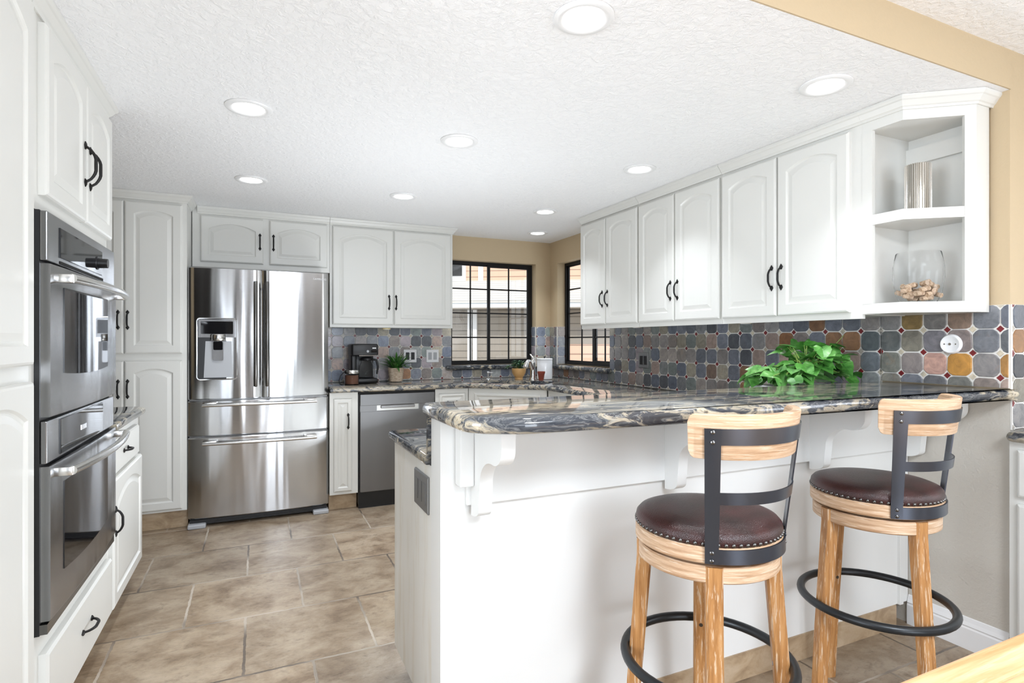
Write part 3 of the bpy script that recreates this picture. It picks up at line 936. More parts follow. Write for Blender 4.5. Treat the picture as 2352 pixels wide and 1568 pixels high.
d2 = fdoor('drawer', FX0, FX1, .06, .612, 'deep bottom drawer')
def yfront(x):
    q = (x - FX0) / (FX1 - FX0)
    return 4.365 - .028 * (1 - (2 * q - 1) ** 2)
for dd, x in ((dl, -.007), (dr, .068)):
    b = bm_new()
    tube(b, [(x, yfront(x) - .045, z) for z in (.955, .96, 1.32, 1.685, 1.69)], [.009, .0125, .0125, .0125, .009], 14)
    for z in (1.0, 1.645):
        cyl(b, (x, yfront(x) + .004, z), (x, yfront(x) - .04, z), .008)
    obj('handle', b, M['steeldark'], dd, smooth=40)
for dd, z in ((d1, .835), (d2, .572)):
    b = bm_new()
    pts = [(-.335 + .735 * q / 16, yfront(-.335 + .735 * q / 16) - .034, z) for q in range(17)]
    tube(b, pts, .0115, 12)
    for x in (-.31, .375):
        box(b, x - .025 if x < 0 else x - .06, x + .06 if x < 0 else x + .025, yfront(x) - .036, yfront(x) + .004, z - .006, z + .02, .003)
    obj('handle', b, M['nickel'], dd, smooth=40)
# dispenser
def rr(u0, u1, v0, v1, r, n=5):
    pts = []
    for cx, cy, a0 in ((u1 - r, v0 + r, -90), (u1 - r, v1 - r, 0), (u0 + r, v1 - r, 90), (u0 + r, v0 + r, 180)):
        for k_ in range(n + 1):
            a = R(a0 + 90 * k_ / n)
            pts.append((cx + r * math.cos(a), cy + r * math.sin(a)))
    return pts
F = FY(yfront(-.25))
u0, u1, v0, v1 = -.373, -.122, 1.005, 1.432
b = bm_new()
loops = []
for ins, n_ in ((0, -.004), (0, .010), (.003, .013), (.008, .013), (.010, .006), (.011, -.002)):
    loops.append([b.verts.new(F(u, v, n_)) for u, v in rr(u0 + ins, u1 - ins, v0 + ins, v1 - ins, .022 - ins * .6)])
ring_faces(b, loops, True, True, False)
loops[-1].reverse()
disp = obj('dispenser', b, M['chrome'], dl, smooth=40)
b = bm_new(); prism(b, rr(u0 + .010, u1 - .010, v0 + .010, v1 - .1, .015), F, .001, .004)
obj('recess', b, M['blackp'], disp)
b = bm_new(); prism(b, [(u0 + .012, 1.298), (u1 - .010, 1.298), (u1 - .010, v1 - .012), (u0 + .012, v1 - .012)], F, .002, .010)
obj('dispenser_panel', b, M['steel'], disp)
b = bm_new(); prism(b, rr(u0 + .028, u1 - .026, 1.322, 1.408, .004), F, .010, .0125)
obj('dispenser_screen', b, M['blackglass'], disp)
b = bm_new(); prism(b, [(u0 + .045, v0 + .018), (u1 - .030, v0 + .018), (u1 - .036, 1.272), (u0 + .056, 1.272)], F, .004, .0065)
obj('back_plate', b, M['greyp'], disp)
b = bm_new()
lathe(b, [(.047, 0), (.050, .004), (.050, .038), (.047, .044)], (-.24, yfront(-.25) - .004, 1.275))
obj('nozzle', b, M['nickel'], disp, smooth=40)
b = bm_new(); prism(b, rr(-.274, -.208, 1.138, 1.272, .012), F, .0065, .016)
pd = obj('paddle', b, M['steel'], disp)
b = bm_new(); prism(b, rr(-.270, -.212, 1.212, 1.270, .008), F, .016, .019)
obj('ice_paddle', b, M['blackglass'], disp)
text_mesh('lettering', 'SAMSUNG', .019, lambda u, v, n: (u, yfront(u) - n, v), .425, 1.724, .0012, M['whitep'], dr, space=1.12)
b = bm_new()
box(b, FX0 + .01, FX1 - .01, 4.375, 4.42, .018, .05)
for k_ in range(4):
    for z in (.028, .038):
        box(b, -.26 + k_ * .165, -.12 + k_ * .165, 4.372, 4.376, z, z + .005)
obj('base_grille', b, M['blackp'], t)
for x in (FX0 + .05, FX1 - .06):
    bx('foot', M['greyp'], t, x - .05, x + .06, 4.33, 4.44, 0, .03, bev=.008)

# ---------------------------------------------------------------- base cabinets, dishwasher, counters
YF = 4.35
F = FY(YF)
t = thing('base_cabinet', 'narrow white base cabinet between refrigerator and dishwasher', 'cabinet', (.6, 4.65, 0))
bx('body', M['cab'], t, .494, .698, YF, YB - .03, .125, .886)
bx('toe_kick', M['toe'], t, .494, .698, YF + .07, YB - .03, 0, .125)
d = door(t, F, .520, .655, .145, .842, arch=False, mg=.03, t=.012); handle(d, F, .626, .672, True, .11, .012)
t = thing('dishwasher', 'stainless steel dishwasher with pocket handle under the back counter', 'dishwasher', (1.0, 4.65, 0))
bx('dishwasher_body', M['blackp'], t, .702, 1.302, YF + .01, YB - .03, .03, .884)
b = bm_new()
box(b, .712, 1.296, YF - .016, YF + .012, .78, .868, .004); box(b, .712, 1.296, YF - .016, YF + .012, .125, .738, .004)
box(b, .712, .838, YF - .016, YF + .012, .736, .782); box(b, 1.168, 1.296, YF - .016, YF + .012, .736, .782)
fp = obj('front_panel', b, M['dw'], t)
bx('handle_pocket', M['chrome'], fp, .838, 1.168, YF - .004, YF + .010, .738, .780)
bx('handle_lip', M['steel'], fp, .87, 1.135, YF - .018, YF - .008, .756, .778, bev=.003)
bx('toe_panel', M['blackp'], t, .706, 1.30, YF + .012, YF + .04, .0, .122)
bx('top_gap', M['gap'], t, .704, 1.30, YF - .004, YF + .01, .869, .884)
t = thing('base_cabinet', 'white base cabinet with one drawer, right of the dishwasher', 'cabinet', (1.45, 4.65, 0))
bx('body', M['cab'], t, 1.305, 1.585, YF, YB - .03, .12, .886)
bx('toe_kick', M['toe'], t, 1.305, 1.585, YF + .07, YB - .03, 0, .12)
d = door(t, F, 1.335, 1.56, .71, .85, arch=False, mg=.02, name='drawer', t=.012); handle(d, F, 1.445, .78, False, .09, .012)
d = door(t, F, 1.335, 1.56, .14, .69, arch=False, t=.012)
# diagonal sink cabinet
P0, P1 = (1.588, 4.345), (2.082, 3.905)
dv = Vector((P1[0] - P0[0], P1[1] - P0[1])); dl_ = dv.length; dv /= dl_
t = thing('sink_cabinet', 'white diagonal sink base cabinet in the corner below the sink', 'cabinet', (2.1, 4.4, 0))
b = bm_new(); prism(b, [P0, P1, (2.082, 3.9), (XR - .03, 3.9), (XR - .03, YB - .03), (1.588, YB - .03)], lambda u, v, q: (u, v, q), .12, .70)
F = FDIAG(P0[0], P0[1], dv.x, dv.y)
prism(b, [(0, .70), (dl_, .70), (dl_, .886), (0, .886)], F, -.03, 0)
obj('body', b, M['cab'], t)
door(t, F, .05, dl_ - .05, .71, .85, arch=False, mg=.02, name='false_drawer', t=.012)
d = door(t, F, .05, dl_ / 2 - .004, .14, .69, t=.012); handle(d, F, dl_ / 2 - .03, .6, True, .1, .012)
d = door(t, F, dl_ / 2 + .004, dl_ - .05, .14, .69, t=.012); handle(d, F, dl_ / 2 + .03, .6, True, .1, .012)
t = thing('base_cabinet', 'white base cabinet run below the right wall counter', 'cabinet', (2.4, 3.0, 0))
bx('body', M['cab'], t, 2.085, XR - .03, 2.2, 3.89, .12, .886)
F = FXM(2.085)
for y in (2.25, 2.8, 3.35):
    d = door(t, F, y, y + .5, .71, .85, arch=False, mg=.02, name='drawer', t=.012); handle(d, F, y + .25, .78, False, .09, .012)
    d = door(t, F, y, y + .5, .14, .69, t=.012); handle(d, F, y + .46, .6, True, .1, .012)

# sink hole (rotated rounded rectangle)
sc = Vector((1.835, 4.125)); tn = Vector((.747, -.665)); nn = Vector((.665, .747))
def sk(u, v): p = sc + tn * u + nn * v; return (p.x, p.y)
hole = [sk(u, v) for u, v in rr(-.31, .31, .075, .44, .09)]
poly = [(.495, YB - .001), (.495, 4.315), (1.575, 4.315), (2.05, 3.892), (2.05, 2.19), (.468, 2.19), (.468, 1.675), (XR - .0135, 1.675), (XR - .0135, YB - .001)]
tag(obj('granite_countertop', slab(bm_new(), poly, .887, ZC, hole), M['granite_k'], smooth=40),
    'long dark granite counter wrapping from the refrigerator past the sink to the peninsula', 'countertop')
t = thing('kitchen_sink', 'stainless steel undermount sink set diagonally in the corner counter', 'sink', (*sk(0, .26), .72))
b = bm_new()
loops = []
for ins, z in ((-.006, .886), (0, .886), (0, .76), (.03, .725), (.12, .72)):
    loops.append([b.verts.new((*sk(u, v), z)) for u, v in rr(-.31 + ins, .31 - ins, .075 + ins, .44 - ins, .09 - ins * .5)])
ring_faces(b, loops, True, False, True)
obj('basin', b, M['nickel'], t, smooth=40)
b = bm_new(); lathe(b, [(.04, 0), (.036, .004), (.02, .002)], (*sk(0, .26), .7205))
obj('drain', b, M['chrome'], t, smooth=40)

# ---------------------------------------------------------------- peninsula and bar
t = thing('peninsula', 'white painted peninsula with raised bar wall, corbels and tiled foot', 'peninsula', (1.55, 1.85, 0))
bx('cabinet_body', M['cab'], t, .502, 2.08, 1.70, 2.15, .1, .886)
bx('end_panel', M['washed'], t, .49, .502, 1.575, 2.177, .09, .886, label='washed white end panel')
bx('bar_wall', M['panel'], t, .484, XR - .003, 1.562, 1.655, .10, 1.042)
bx('fascia_board', M['panel'], t, .56, 2.60, 1.545, 1.562, .79, 1.042, bev=.002)
bx('fascia_rail', M['panel'], t, 2.60, XR - .002, 1.535, 1.562, .79, .86, bev=.003)
bx('corner_trim', M['panel'], t, 2.60, 2.625, 1.55, 1.562, .10, .79)
bx('foot_tile', M['toe'], t, .53, 2.585, 1.556, 1.60, 0, .10, label='travertine foot tile')
bx('toe_kick', M['toe'], t, .56, 2.08, 1.60, 2.10, 0, .10)
def corbel(x0, x1):
    pr = [(0, 1.042), (.225, 1.042), (.225, .99)]
    for k_ in range(1, 9):
        a = R(90 * k_ / 8)
        pr.append((.225 - .055 * (1 - math.cos(a)), .99 - .05 * math.sin(a)))
    pr.append((.155, .941))
    for k_ in range(1, 11):
        a = R(90 * k_ / 10)
        pr.append((.155 - .085 * math.sin(a), .941 - .075 + .075 * math.cos(a) - .0))
    pr += [(.066, .83), (.062, .79)]
    for k_ in range(1, 7):
        a = R(90 * k_ / 6)
        pr.append((.062 * math.cos(a), .79 - .028 * math.sin(a)))
    b_ = bm_new()
    prism(b_, pr, lambda u, v, q: (q, 1.545 - u, v), x0, x1)
    return obj('corbel', b_, M['panel'], t, smooth=30)
corbel(.572, .612); corbel(1.285, 1.325); corbel(2.01, 2.05); corbel(2.625, 2.665)
bx('corbel_plate', M['panel'], t, .528, .572, 1.515, 1.562, .852, 1.042, bev=.004)
# bar top
poly = [(.468, 1.30), (.50, 1.262), (.578, 1.222), (.62, 1.213), (2.70, 1.172), (2.72, 1.174), (2.727, 1.1835), (2.678, 1.1845), (2.678, 1.672), (.462, 1.672), (.458, 1.66), (.458, 1.33)]
b = slab(bm_new(), poly, 1.043, 1.085, seg=8)
tag(obj('granite_bar_top', b, M['granite'], smooth=40), 'thick polished granite bar top with clipped corner, in front of the stools', 'bar top')
tag(bx('granite_riser', M['granite'], None, .474, XR - .014, 1.657, 1.674, .926, 1.042), 'narrow upright granite strip between bar top and lower peninsula counter', 'riser')

# buffet cabinet at the right edge
t = thing('buffet_cabinet', 'white cabinet at the right edge of the picture under a small granite counter', 'cabinet', (3.0, .5, 0))
bx('body', M['cab'], t, 2.64, X1 - .005, -.6, YH - .016, .1, .886)
bx('toe_kick', M['trim'], t, 2.70, X1 - .005, -.6, YH - .016, 0, .1)
F = FXM(2.64)
for y in (-.55, .0, .60):
    door(t, F, y, y + .54, .68, .86, arch=False, mg=.025, name='drawer')
    door(t, F, y, y + .54, .13, .655, arch=False)
tag(obj('granite_countertop', slab(bm_new(), [(2.605, 1.160), (2.615, 1.150), (2.615, -.62), (X1 - .005, -.62), (X1 - .005, YH - .0145), (2.62, YH - .0145), (2.605, YH - .02)][::-1] and
    [(2.62, YH - .0145), (2.606, YH - .03), (2.606, -.62), (X1 - .005, -.62), (X1 - .005, YH - .0145)], .887, ZC), M['granite_k'], smooth=40),
    'small granite counter at the right edge of the picture beyond the bar', 'countertop')

# ---------------------------------------------------------------- wall plates
def plate(name, lab, F, u, v, w, h, m, slots, mslot, cat='outlet', n0=.0135):
    t = thing(name, lab, cat, F(u, v - h / 2, n0))
    b = bm_new()
    loops = []
    for ins, n_ in ((0, n0), (0, n0 + .004), (.003, n0 + .0065)):
        loops.append([b.verts.new(F(a, c, n_)) for a, c in rr(u - w / 2 + ins, u + w / 2 - ins, v - h / 2 + ins, v + h / 2 - ins, .004)])
    ring_faces(b, loops)
    obj('cover_plate', b, m, t)
    for s in slots:
        b = bm_new(); prism(b, rr(u + s - .016, u + s + .016, v - .033, v + .033, .002), F, n0 + .0065, n0 + .0085)
        obj('rocker', b, mslot, t)
    return t
plate('outlet_plate', 'white two gang outlet plate partly behind the fern by the coffee maker', FY(YB), 1.250, 1.14, .116, .116, M['whitep'], (-.024, .024), M['blackp'])
plate('switch_plate', 'white two gang switch plate on the tile next to the back window', FY(YB), 1.457, 1.138, .116, .116, M['whitep'], (-.024, .024), M['greyp'], 'switch')
plate('switch_plate', 'grey two gang switch plate on the right wall slate tile', FXM(XR), 3.445, 1.128, .116, .118, M['greyplate'], (-.024, .024), M['blackp'], 'switch')
plate('switch_plate', 'brushed steel three gang switch plate on the white peninsula end', FXM(.49), 1.775, .788, .165, .118, M['greyplate'], (-.046, 0, .046), M['greyplate'], 'switch', .0005)
t = thing('round_wall_cap', 'round white wall cap on the slate tile below the open shelf', 'wall cap', (XR - .02, 1.382, 1.22))
b = bm_new()
lp_ = [[b.verts.new((XR - .0135 - n_, 1.382 + r_ * math.cos(2 * PI * k_ / 32), 1.259 + r_ * math.sin(2 * PI * k_ / 32))) for k_ in range(32)] for r_, n_ in ((.042, 0), (.042, .004), (.036, .012), (.033, .012), (.03, .010))]
ring_faces(b, lp_)
obj('cap', b, M['whitep'], t, smooth=40)
b = bm_new(); cyl(b, (XR - .023, 1.382, 1.259), (XR - .027, 1.382, 1.259), .005)
for s in (-1, 1): cyl(b, (XR - .023, 1.382 + s * .021, 1.259), (XR - .0255, 1.382 + s * .021, 1.259), .003, None, 10)
obj('screw', b, M['nickel'], t)

# ---------------------------------------------------------------- recessed ceiling lights
LX = (-.03, .905, 1.99); LY = (1.46, 2.61, 3.76)
lightnames = {(0, 1): 'round recessed ceiling light above the left cabinets, middle row', (0, 2): 'round recessed ceiling light in front of the pantry',
              (1, 0): 'large round recessed ceiling light at the top centre of the picture', (1, 1): 'round recessed ceiling light in the middle of the kitchen ceiling',
              (1, 2): 'round recessed ceiling light in front of the back wall cabinet', (2, 0): 'large round recessed ceiling light near the open corner shelf',
              (2, 1): 'round recessed ceiling light beside the middle right wall cabinet', (2, 2): 'round recessed ceiling light beside the farthest right wall cabinet'}
spots = [(LX[i], LY[j], lightnames[(i, j)]) for i in range(3) for j in range(3) if (i, j) in lightnames] + [(2.32, 4.53, 'round recessed ceiling light in the corner above the sink')]
proto = None
for x, y, lab in spots:
    if proto is None:
        t = thing('recessed_light', lab, 'ceiling light', (x, y, HK), 'recessed ceiling lights')
        tr_ = obj('trim_ring', lathe(bm_new(), [(.092, -.0005), (.092, -.004), (.088, -.007), (.074, -.009), (.060, -.004), (.0585, -.001)], (x, y, HK), 40, True, True), M['trim'], t, smooth=50)
        le_ = obj('lens', lathe(bm_new(), [(.0575, -.0015), (.057, -.006), (.03, -.0075)], (x, y, HK), 32), M['lens'], t, smooth=50)
        proto = (t, tr_, le_)
    else:
        t = proto[0].copy(); COL.objects.link(t); t.location = (x, y, HK); t['label'] = lab
        for c_ in proto[1:]:
            q = c_.copy(); COL.objects.link(q); q.parent = t
    la = lamp('downlight', 'AREA', (x, y, HK - .012), (0, 0, 0), DOWN, (.92, .97, 1.03), .11, shape='DISK', spread=R(95))

# ---------------------------------------------------------------- bar stools
def arcband(b, rf, z0, z1, th, a0, a1, N=24, zf=None):
    """curved strap; rf(z) = inner radius"""
    loops = []
    for k_ in range(N + 1):
        a = a0 + (a1 - a0) * k_ / N
        ca, sa = math.cos(a), math.sin(a)
        loops.append([b.verts.new((r_ * ca, r_ * sa, z)) for r_, z in ((rf(z0), z0), (rf(z0) + th, z0), (rf(z1) + th, z1), (rf(z1), z1))])
    ring_faces(b, loops)
    return b
def stool(lab, x, y, leg0, twist):
    t = thing('bar_stool', lab, 'stool', (0, 0, 0), 'bar stools')
    # upper seat ring, apron ring
    obj('seat_ring', lathe(bm_new(), [(.150, .717), (.190, .717), (.195, .721), (.195, .755), (.191, .759), (.150, .759)], seg=64), M['woodring'], t, smooth=35)
    obj('swivel', lathe(bm_new(), [(.165, .708), (.165, .718)], seg=32), M['gap'], t)
    obj('apron_ring', lathe(bm_new(), [(.140, .666), (.182, .666), (.187, .670), (.187, .705), (.183, .709), (.140, .709)], seg=64), M['woodring'], t, smooth=35)
    cu = obj('seat_cushion', lathe(bm_new(), [(.150, .757), (.188, .758), (.193, .764), (.1945, .774), (.192, .785), (.184, .794), (.165, .801), (.13, .806), (.07, .8085), (.01, .809)], seg=64), M['leather'], t, smooth=60)
    n0 = None
    NN = 66
    for k_ in range(NN):
        a = 2 * PI * k_ / NN
        p = Vector((.194 * math.cos(a), .194 * math.sin(a), .7665))
        if n0 is None:
            n0 = obj('nailhead', lathe(bm_new(), [(.0054, -.002), (.0054, 0), (.0044, .0027), (.0022, .0042)], (0, 0, 0), 10), M['nail'], cu, smooth=60)
            q = n0
        else:
            q = n0.copy(); COL.objects.link(q); q.parent = cu
        q.location = p - WL[cu.name]
        q.rotation_euler = (0, R(90), a)
    for k_ in range(4):
        a = leg0 + k_ * PI / 2
        b = bm_new()
        loops = []
        for z, r_, h_ in ((0, .217, .019), (.3, .199, .020), (.660, .1705, .021), (.7085, .1705, .021)):
            c_ = .006
            lp2 = []
            for du, dw in ((h_ - c_, -h_), (h_, -h_ + c_), (h_, h_ - c_), (h_ - c_, h_), (-h_ + c_, h_), (-h_, h_ - c_), (-h_, -h_ + c_), (-h_ + c_, -h_)):
                rr_ = r_ + du
                lp2.append(b.verts.new((rr_ * math.cos(a) - dw * math.sin(a), rr_ * math.sin(a) + dw * math.cos(a), z)))
            loops.append(lp2)
        ring_faces(b, loops)
        lg = obj('leg', b, M['woodleg'], t)
        b = bm_new()
        ri = .1935 - .0195
        cyl(b, (ri * math.cos(a), ri * math.sin(a), .39), ((ri - .003) * math.cos(a), (ri - .003) * math.sin(a), .39), .006, None, 10)
        obj('screw', b, M['nail'], lg)
    b = bm_new()
    tube(b, [(.2245 * math.cos(2 * PI * k_ / 56), .2245 * math.sin(2 * PI * k_ / 56), .39) for k_ in range(56)], .0135, 12, closed=True)
    obj('foot_ring', b, M['ringmetal'], t, smooth=60)
    # metal back frame
    A0, A1 = R(-135) + twist, R(-36) + twist
    rf = lambda z: .196 + .042 * max(0, (z - .76)) / .34
    up = .165
    b = bm_new()
    arcband(b, rf, .721, .757, .004, A0, A1, 30)
    obj('lower_band', b, M['gunmetal'], t, smooth=30)
    b = bm_new(); arcband(b, rf, .872, .902, .004, A0 + .02, A1 - .02, 30)
    obj('mid_band', b, M['gunmetal'], t, smooth=30)
    b = bm_new(); arcband(b, rf, 1.020, 1.060, .004, A0, A1, 30)
    obj('top_band', b, M['gunmetal'], t, smooth=30)
    for a in (A0, A1 - up):
        b = bm_new()
        loops = []
        for k_ in range(9):
            z = .721 + (1.060 - .721) * k_ / 8
            lp2 = []
            for th in (0.0045, .0005):
                seq = range(5) if th > .003 else range(4, -1, -1)
                for j_ in seq:
                    aa = a + up * j_ / 4
                    r_ = rf(z) + th
                    lp2.append(b.verts.new((r_ * math.cos(aa), r_ * math.sin(aa), z)))
            loops.append(lp2)
        ring_faces(b, loops)
        u_ = obj('upright', b, M['gunmetal'], t, smooth=30)
        am = a + up / 2
        for z in (.729, .749, 1.027, 1.052):
            b = bm_new()
            r_ = rf(z) + .0045
            tube(b, [(r_ * math.cos(am), r_ * math.sin(am), z), ((r_ + .0025) * math.cos(am), (r_ + .0025) * math.sin(am), z), ((r_ + .004) * math.cos(am), (r_ + .004) * math.sin(am), z)], [.0055, .005, .002], 12)
            obj('screw', b, M['nail'], u_, smooth=50)
    # curved wooden backrest
    b = bm_new()
    loops = []
    N = 90
    W0, W1 = A0 - .17, A1 + .17
    for k_ in range(N + 1):
        q = k_ / N
        a = W0 + (W1 - W0) * q
        e = min(q, 1 - q) * (W1 - W0) * .235
        cr = .018
        ins = cr - math.sqrt(max(0, cr * cr - max(0, cr - e) ** 2)) if e < cr else 0
        z0, z1 = .985 + ins, 1.094 - ins
        arch = .012 * (1 - (2 * q - 1) ** 2)
        z0 -= arch * .3
        ca, sa = math.cos(a), math.sin(a)
        lp2 = []
        for dr_, z in ((-.0235, z0 + .002), (-.0215, z0), (-.002, z0), (-.0005, z0 + .002), (-.0005, z1 - .003), (-.003, z1), (-.0205, z1), (-.0235, z1 - .003)):
            r_ = rf(z) + dr_
            lp2.append(b.verts.new((r_ * ca, r_ * sa, z)))
        loops.append(lp2)
    ring_faces(b, loops)
    obj('backrest', b, M['woodring'], t, smooth=35)
    t.location = (x, y, 0)
    return t
stool('oak bar stool with brown leather seat, nearer the camera and left of the other', 1.15, 1.205, R(-128), 0)
stool('oak bar stool with brown leather seat, farther right beside the greige wall', 1.93, 1.235, R(-105), 0)

# ---------------------------------------------------------------- dining table (corner in view)
t = thing('dining_table', 'light oak table whose corner edge shows at the lower right', 'table', (1.55, .05, 0))
b = bm_new()
box(b, .72, 2.4, -.43, .47, .716, .75, .004)
obj('tabletop', b, M['woodtable'], t)
b = bm_new(); box(b, .70, 2.42, .47, .534, .714, .751, .006)
obj('edge_board', b, M['woodtable'], t)
for x in (.82, 2.3):
    for y in (-.35, .44):
        bx('leg', M['woodleg'], t, x - .04, x + .04, y - .04, y + .04, 0, .716, bev=.004)

# ---------------------------------------------------------------- things on the counters
# coffee maker
cx, cy = .805, 4.745
t = thing('coffee_maker', 'black drip coffee maker with glass carafe on the back counter', 'coffee maker', (cx, cy, ZC + .0005))
b = bm_new()
for (a, z0, z1, bev) in (((-.105, .105, -.11, .10), 0, .045, .018),):
    box(b, cx + a[0], cx + a[1], cy + a[2], cy + a[3], ZC + .001 + z0, ZC + z1, bev, 3)
obj('base', b, M['blackp'], t, smooth=40)
b = bm_new(); box(b, cx - .105, cx + .09, cy + .03, cy + .105, ZC + .03, ZC + .25, .012, 3)
box(b, cx - .105, cx - .06, cy - .05, cy + .05, ZC + .03, ZC + .25, .012, 3)
obj('water_tank', b, M['blackp'], t, smooth=40)
b = bm_new(); box(b, cx - .11, cx + .105, cy - .11, cy + .105, ZC + .228, ZC + .325, .016, 3)
hd = obj('brew_head', b, M['blackp'], t, smooth=40)
bx('chrome_trim', M['chrome'], hd, cx - .05, cx + .095, cy - .112, cy - .1, ZC + .227, ZC + .233)
bx('display', M['blackglass'], hd, cx + .045, cx + .09, cy - .1125, cy - .108, ZC + .255, ZC + .275)
bx('lettering', M['whitep'], hd, cx + .055, cx + .085, cy - .1115, cy - .109, ZC + .287, ZC + .295)
b = bm_new(); cyl(b, (cx + .018, cy - .108, ZC + .265), (cx + .018, cy - .1145, ZC + .265), .010)
obj('button', b, M['greyp'], hd, smooth=40)
b = bm_new()
cc = (cx + .022, cy - .035, ZC + .047)
lathe(b, [(.05, 0), (.062, .006), (.066, .04), (.060, .09), (.046, .125), (.043, .14), (.041, .14), (.044, .124), (.058, .09), (.064, .04), (.060, .008), (.01, .003)], cc, 28, True, True)
cf = obj('carafe', b, M['glass'], t, smooth=60)
b = bm_new(); lathe(b, [(.047, .142), (.05, .146), (.05, .16), (.03, .168)], cc)
obj('carafe_lid', b, M['blackp'], cf, smooth=40)
b = bm_new(); tube(b, [(cc[0] + .045, cc[1] - .02, cc[2] + .15), (cc[0] + .075, cc[1] - .03, cc[2] + .145), (cc[0] + .086, cc[1] - .034, cc[2] + .09), (cc[0] + .078, cc[1] - .032, cc[2] + .03)], [.01, .01, .009, .007], 10)
obj('carafe_handle', b, M['blackp'], cf, smooth=60)
# coffee jar
jx, jy = .688, 4.585
t = thing('coffee_jar', 'small glass jar of ground coffee with metal lid, in front of the coffee maker', 'jar', (jx, jy, ZC + .0005))
b = bm_new(); lathe(b, [(.01, .001), (.052, .001), (.055, .006), (.055, .082), (.050, .09), (.0475, .09), (.0525, .08), (.0525, .008), (.01, .005)], (jx, jy, ZC), 32)
obj('glass_jar', b, M['glass'], t, smooth=50)
obj('ground_coffee', lathe(bm_new(), [(.051, .0085), (.0518, .012), (.0518, .077), (.02, .078)], (jx, jy, ZC), 32), M['coffee'], t, smooth=50)
obj('lid', lathe(bm_new(), [(.056, .0905), (.057, .093), (.057, .114), (.054, .118), (.02, .119)], (jx, jy, ZC), 32), M['nickel'], t, smooth=40)
b = bm_new(); tube(b, [(jx - .057, jy, ZC + .105), (jx - .085, jy - .005, ZC + .075), (jx - .098, jy - .012, ZC + .035), (jx - .092, jy - .02, ZC + .008), (jx - .075, jy - .03, ZC + .004)], .0035, 8)
obj('scoop_handle', b, M['blackp'], t, smooth=60)

def blade(b, base, az, el, L, w, droop, rnd):
    """grass-like folded leaf"""
    pts = []
    p = Vector(base); e = el
    n_ = 7
    d = Vector((math.cos(az), math.sin(az), 0))
    side = Vector((-d.y, d.x, 0))
    prev = None
    for k_ in range(n_ + 1):
        q = k_ / n_
        ww = w * math.sin(PI * min(1, .18 + q * .82)) ** .8 * (1 if q < 1 else 0) + .0004
        nrm = Vector((-d.x * math.sin(e), -d.y * math.sin(e), math.cos(e)))
        row = [b.verts.new(p - side * ww + nrm * ww * .3), b.verts.new(p), b.verts.new(p + side * ww + nrm * ww * .3)]
        if prev:
            b.faces.new((prev[0], prev[1], row[1], row[0])); b.faces.new((prev[1], prev[2], row[2], row[1]))
        prev = row
        p = p + (d * math.cos(e) + Vector((0, 0, math.sin(e)))) * (L / n_)
        e -= droop / n_
# fern in woven pot
px, py = 1.09, 4.80
t = thing('potted_plant', 'green spiky leaved plant in a woven pale pot on the back counter', 'plant', (px, py, ZC + .0005))
obj('pot', lathe(bm_new(), [(.05, .001), (.056, .004), (.062, .06), (.068, .118), (.064, .12), (.062, .112), (.01, .106)], (px, py, ZC), 32), M['basket'], t, smooth=50)
obj('soil', lathe(bm_new(), [(.061, .106), (.06, .112), (.01, .114)], (px, py, ZC), 24), M['soil'], t)
rnd = random.Random(5)
b = bm_new()
for k_ in range(70):
    az = rnd.uniform(0, 2 * PI)
    rr0 = rnd.uniform(0, .035)
    inner = k_ < 32
    blade(b, (px + rr0 * math.cos(az), py + rr0 * math.sin(az) - .0, ZC + .11), az, R(rnd.uniform(58, 88) if inner else rnd.uniform(20, 60)),
          rnd.uniform(.11, .17) if inner else rnd.uniform(.12, .19), rnd.uniform(.006, .012), R(rnd.uniform(20, 80)), rnd)
for v_ in b.verts:
    if v_.co.y > YB - .02: v_.co.y = YB - .02 - (v_.co.y - YB + .02) * .2
obj('foliage', b, M['leaf2'], t, norm=False)

# small plant in tan pot by the faucet
px, py = 2.165, 4.60
t = thing('potted_plant', 'small dark leafy plant in a round tan pot behind the sink faucet', 'plant', (px, py, ZC + .0005))
obj('pot', lathe(bm_new(), [(.036, .001), (.038, .012), (.034, .018), (.046, .034), (.062, .062), (.066, .09), (.064, .103), (.058, .103), (.058, .094), (.01, .09)], (px, py, ZC), 32), M['tanpot'], t, smooth=50)
b = bm_new()
for k_ in range(150):
    az = rnd.uniform(0, 2 * PI); r_ = rnd.uniform(.0, .05); h_ = rnd.uniform(.10, .17)
    q = (px + r_ * math.cos(az), py + r_ * math.sin(az), ZC + h_)
    blade(b, q, az + rnd.uniform(-.6, .6), R(rnd.uniform(-10, 60)), rnd.uniform(.02, .035), rnd.uniform(.006, .010), R(60), rnd)
for k_ in range(16):
    q = rnd.random()
    p_ = Vector((px - .05 - .09 * q, py - .01 - .02 * q, ZC + .125 + .03 * q - .05 * q * q))
    for s in (-1, 1):
        blade(b, p_, rnd.uniform(0, 6.28), R(rnd.uniform(0, 60)), .026, .007, R(60), rnd)
obj('foliage', b, M['leaf3'], t, norm=False)
b = bm_new()
for k_ in range(9):
    az = k_ * .7
    tube(b, [(px, py, ZC + .09), (px + .02 * math.cos(az), py + .02 * math.sin(az), ZC + .12), (px + .055 * math.cos(az), py + .055 * math.sin(az), ZC + .155)], .0015, 5)
tube(b, [(px - .02, py, ZC + .10), (px - .07, py - .012, ZC + .135), (px - .14, py - .03, ZC + .11)], .0015, 5)
obj('stems', b, M['stem'], t)

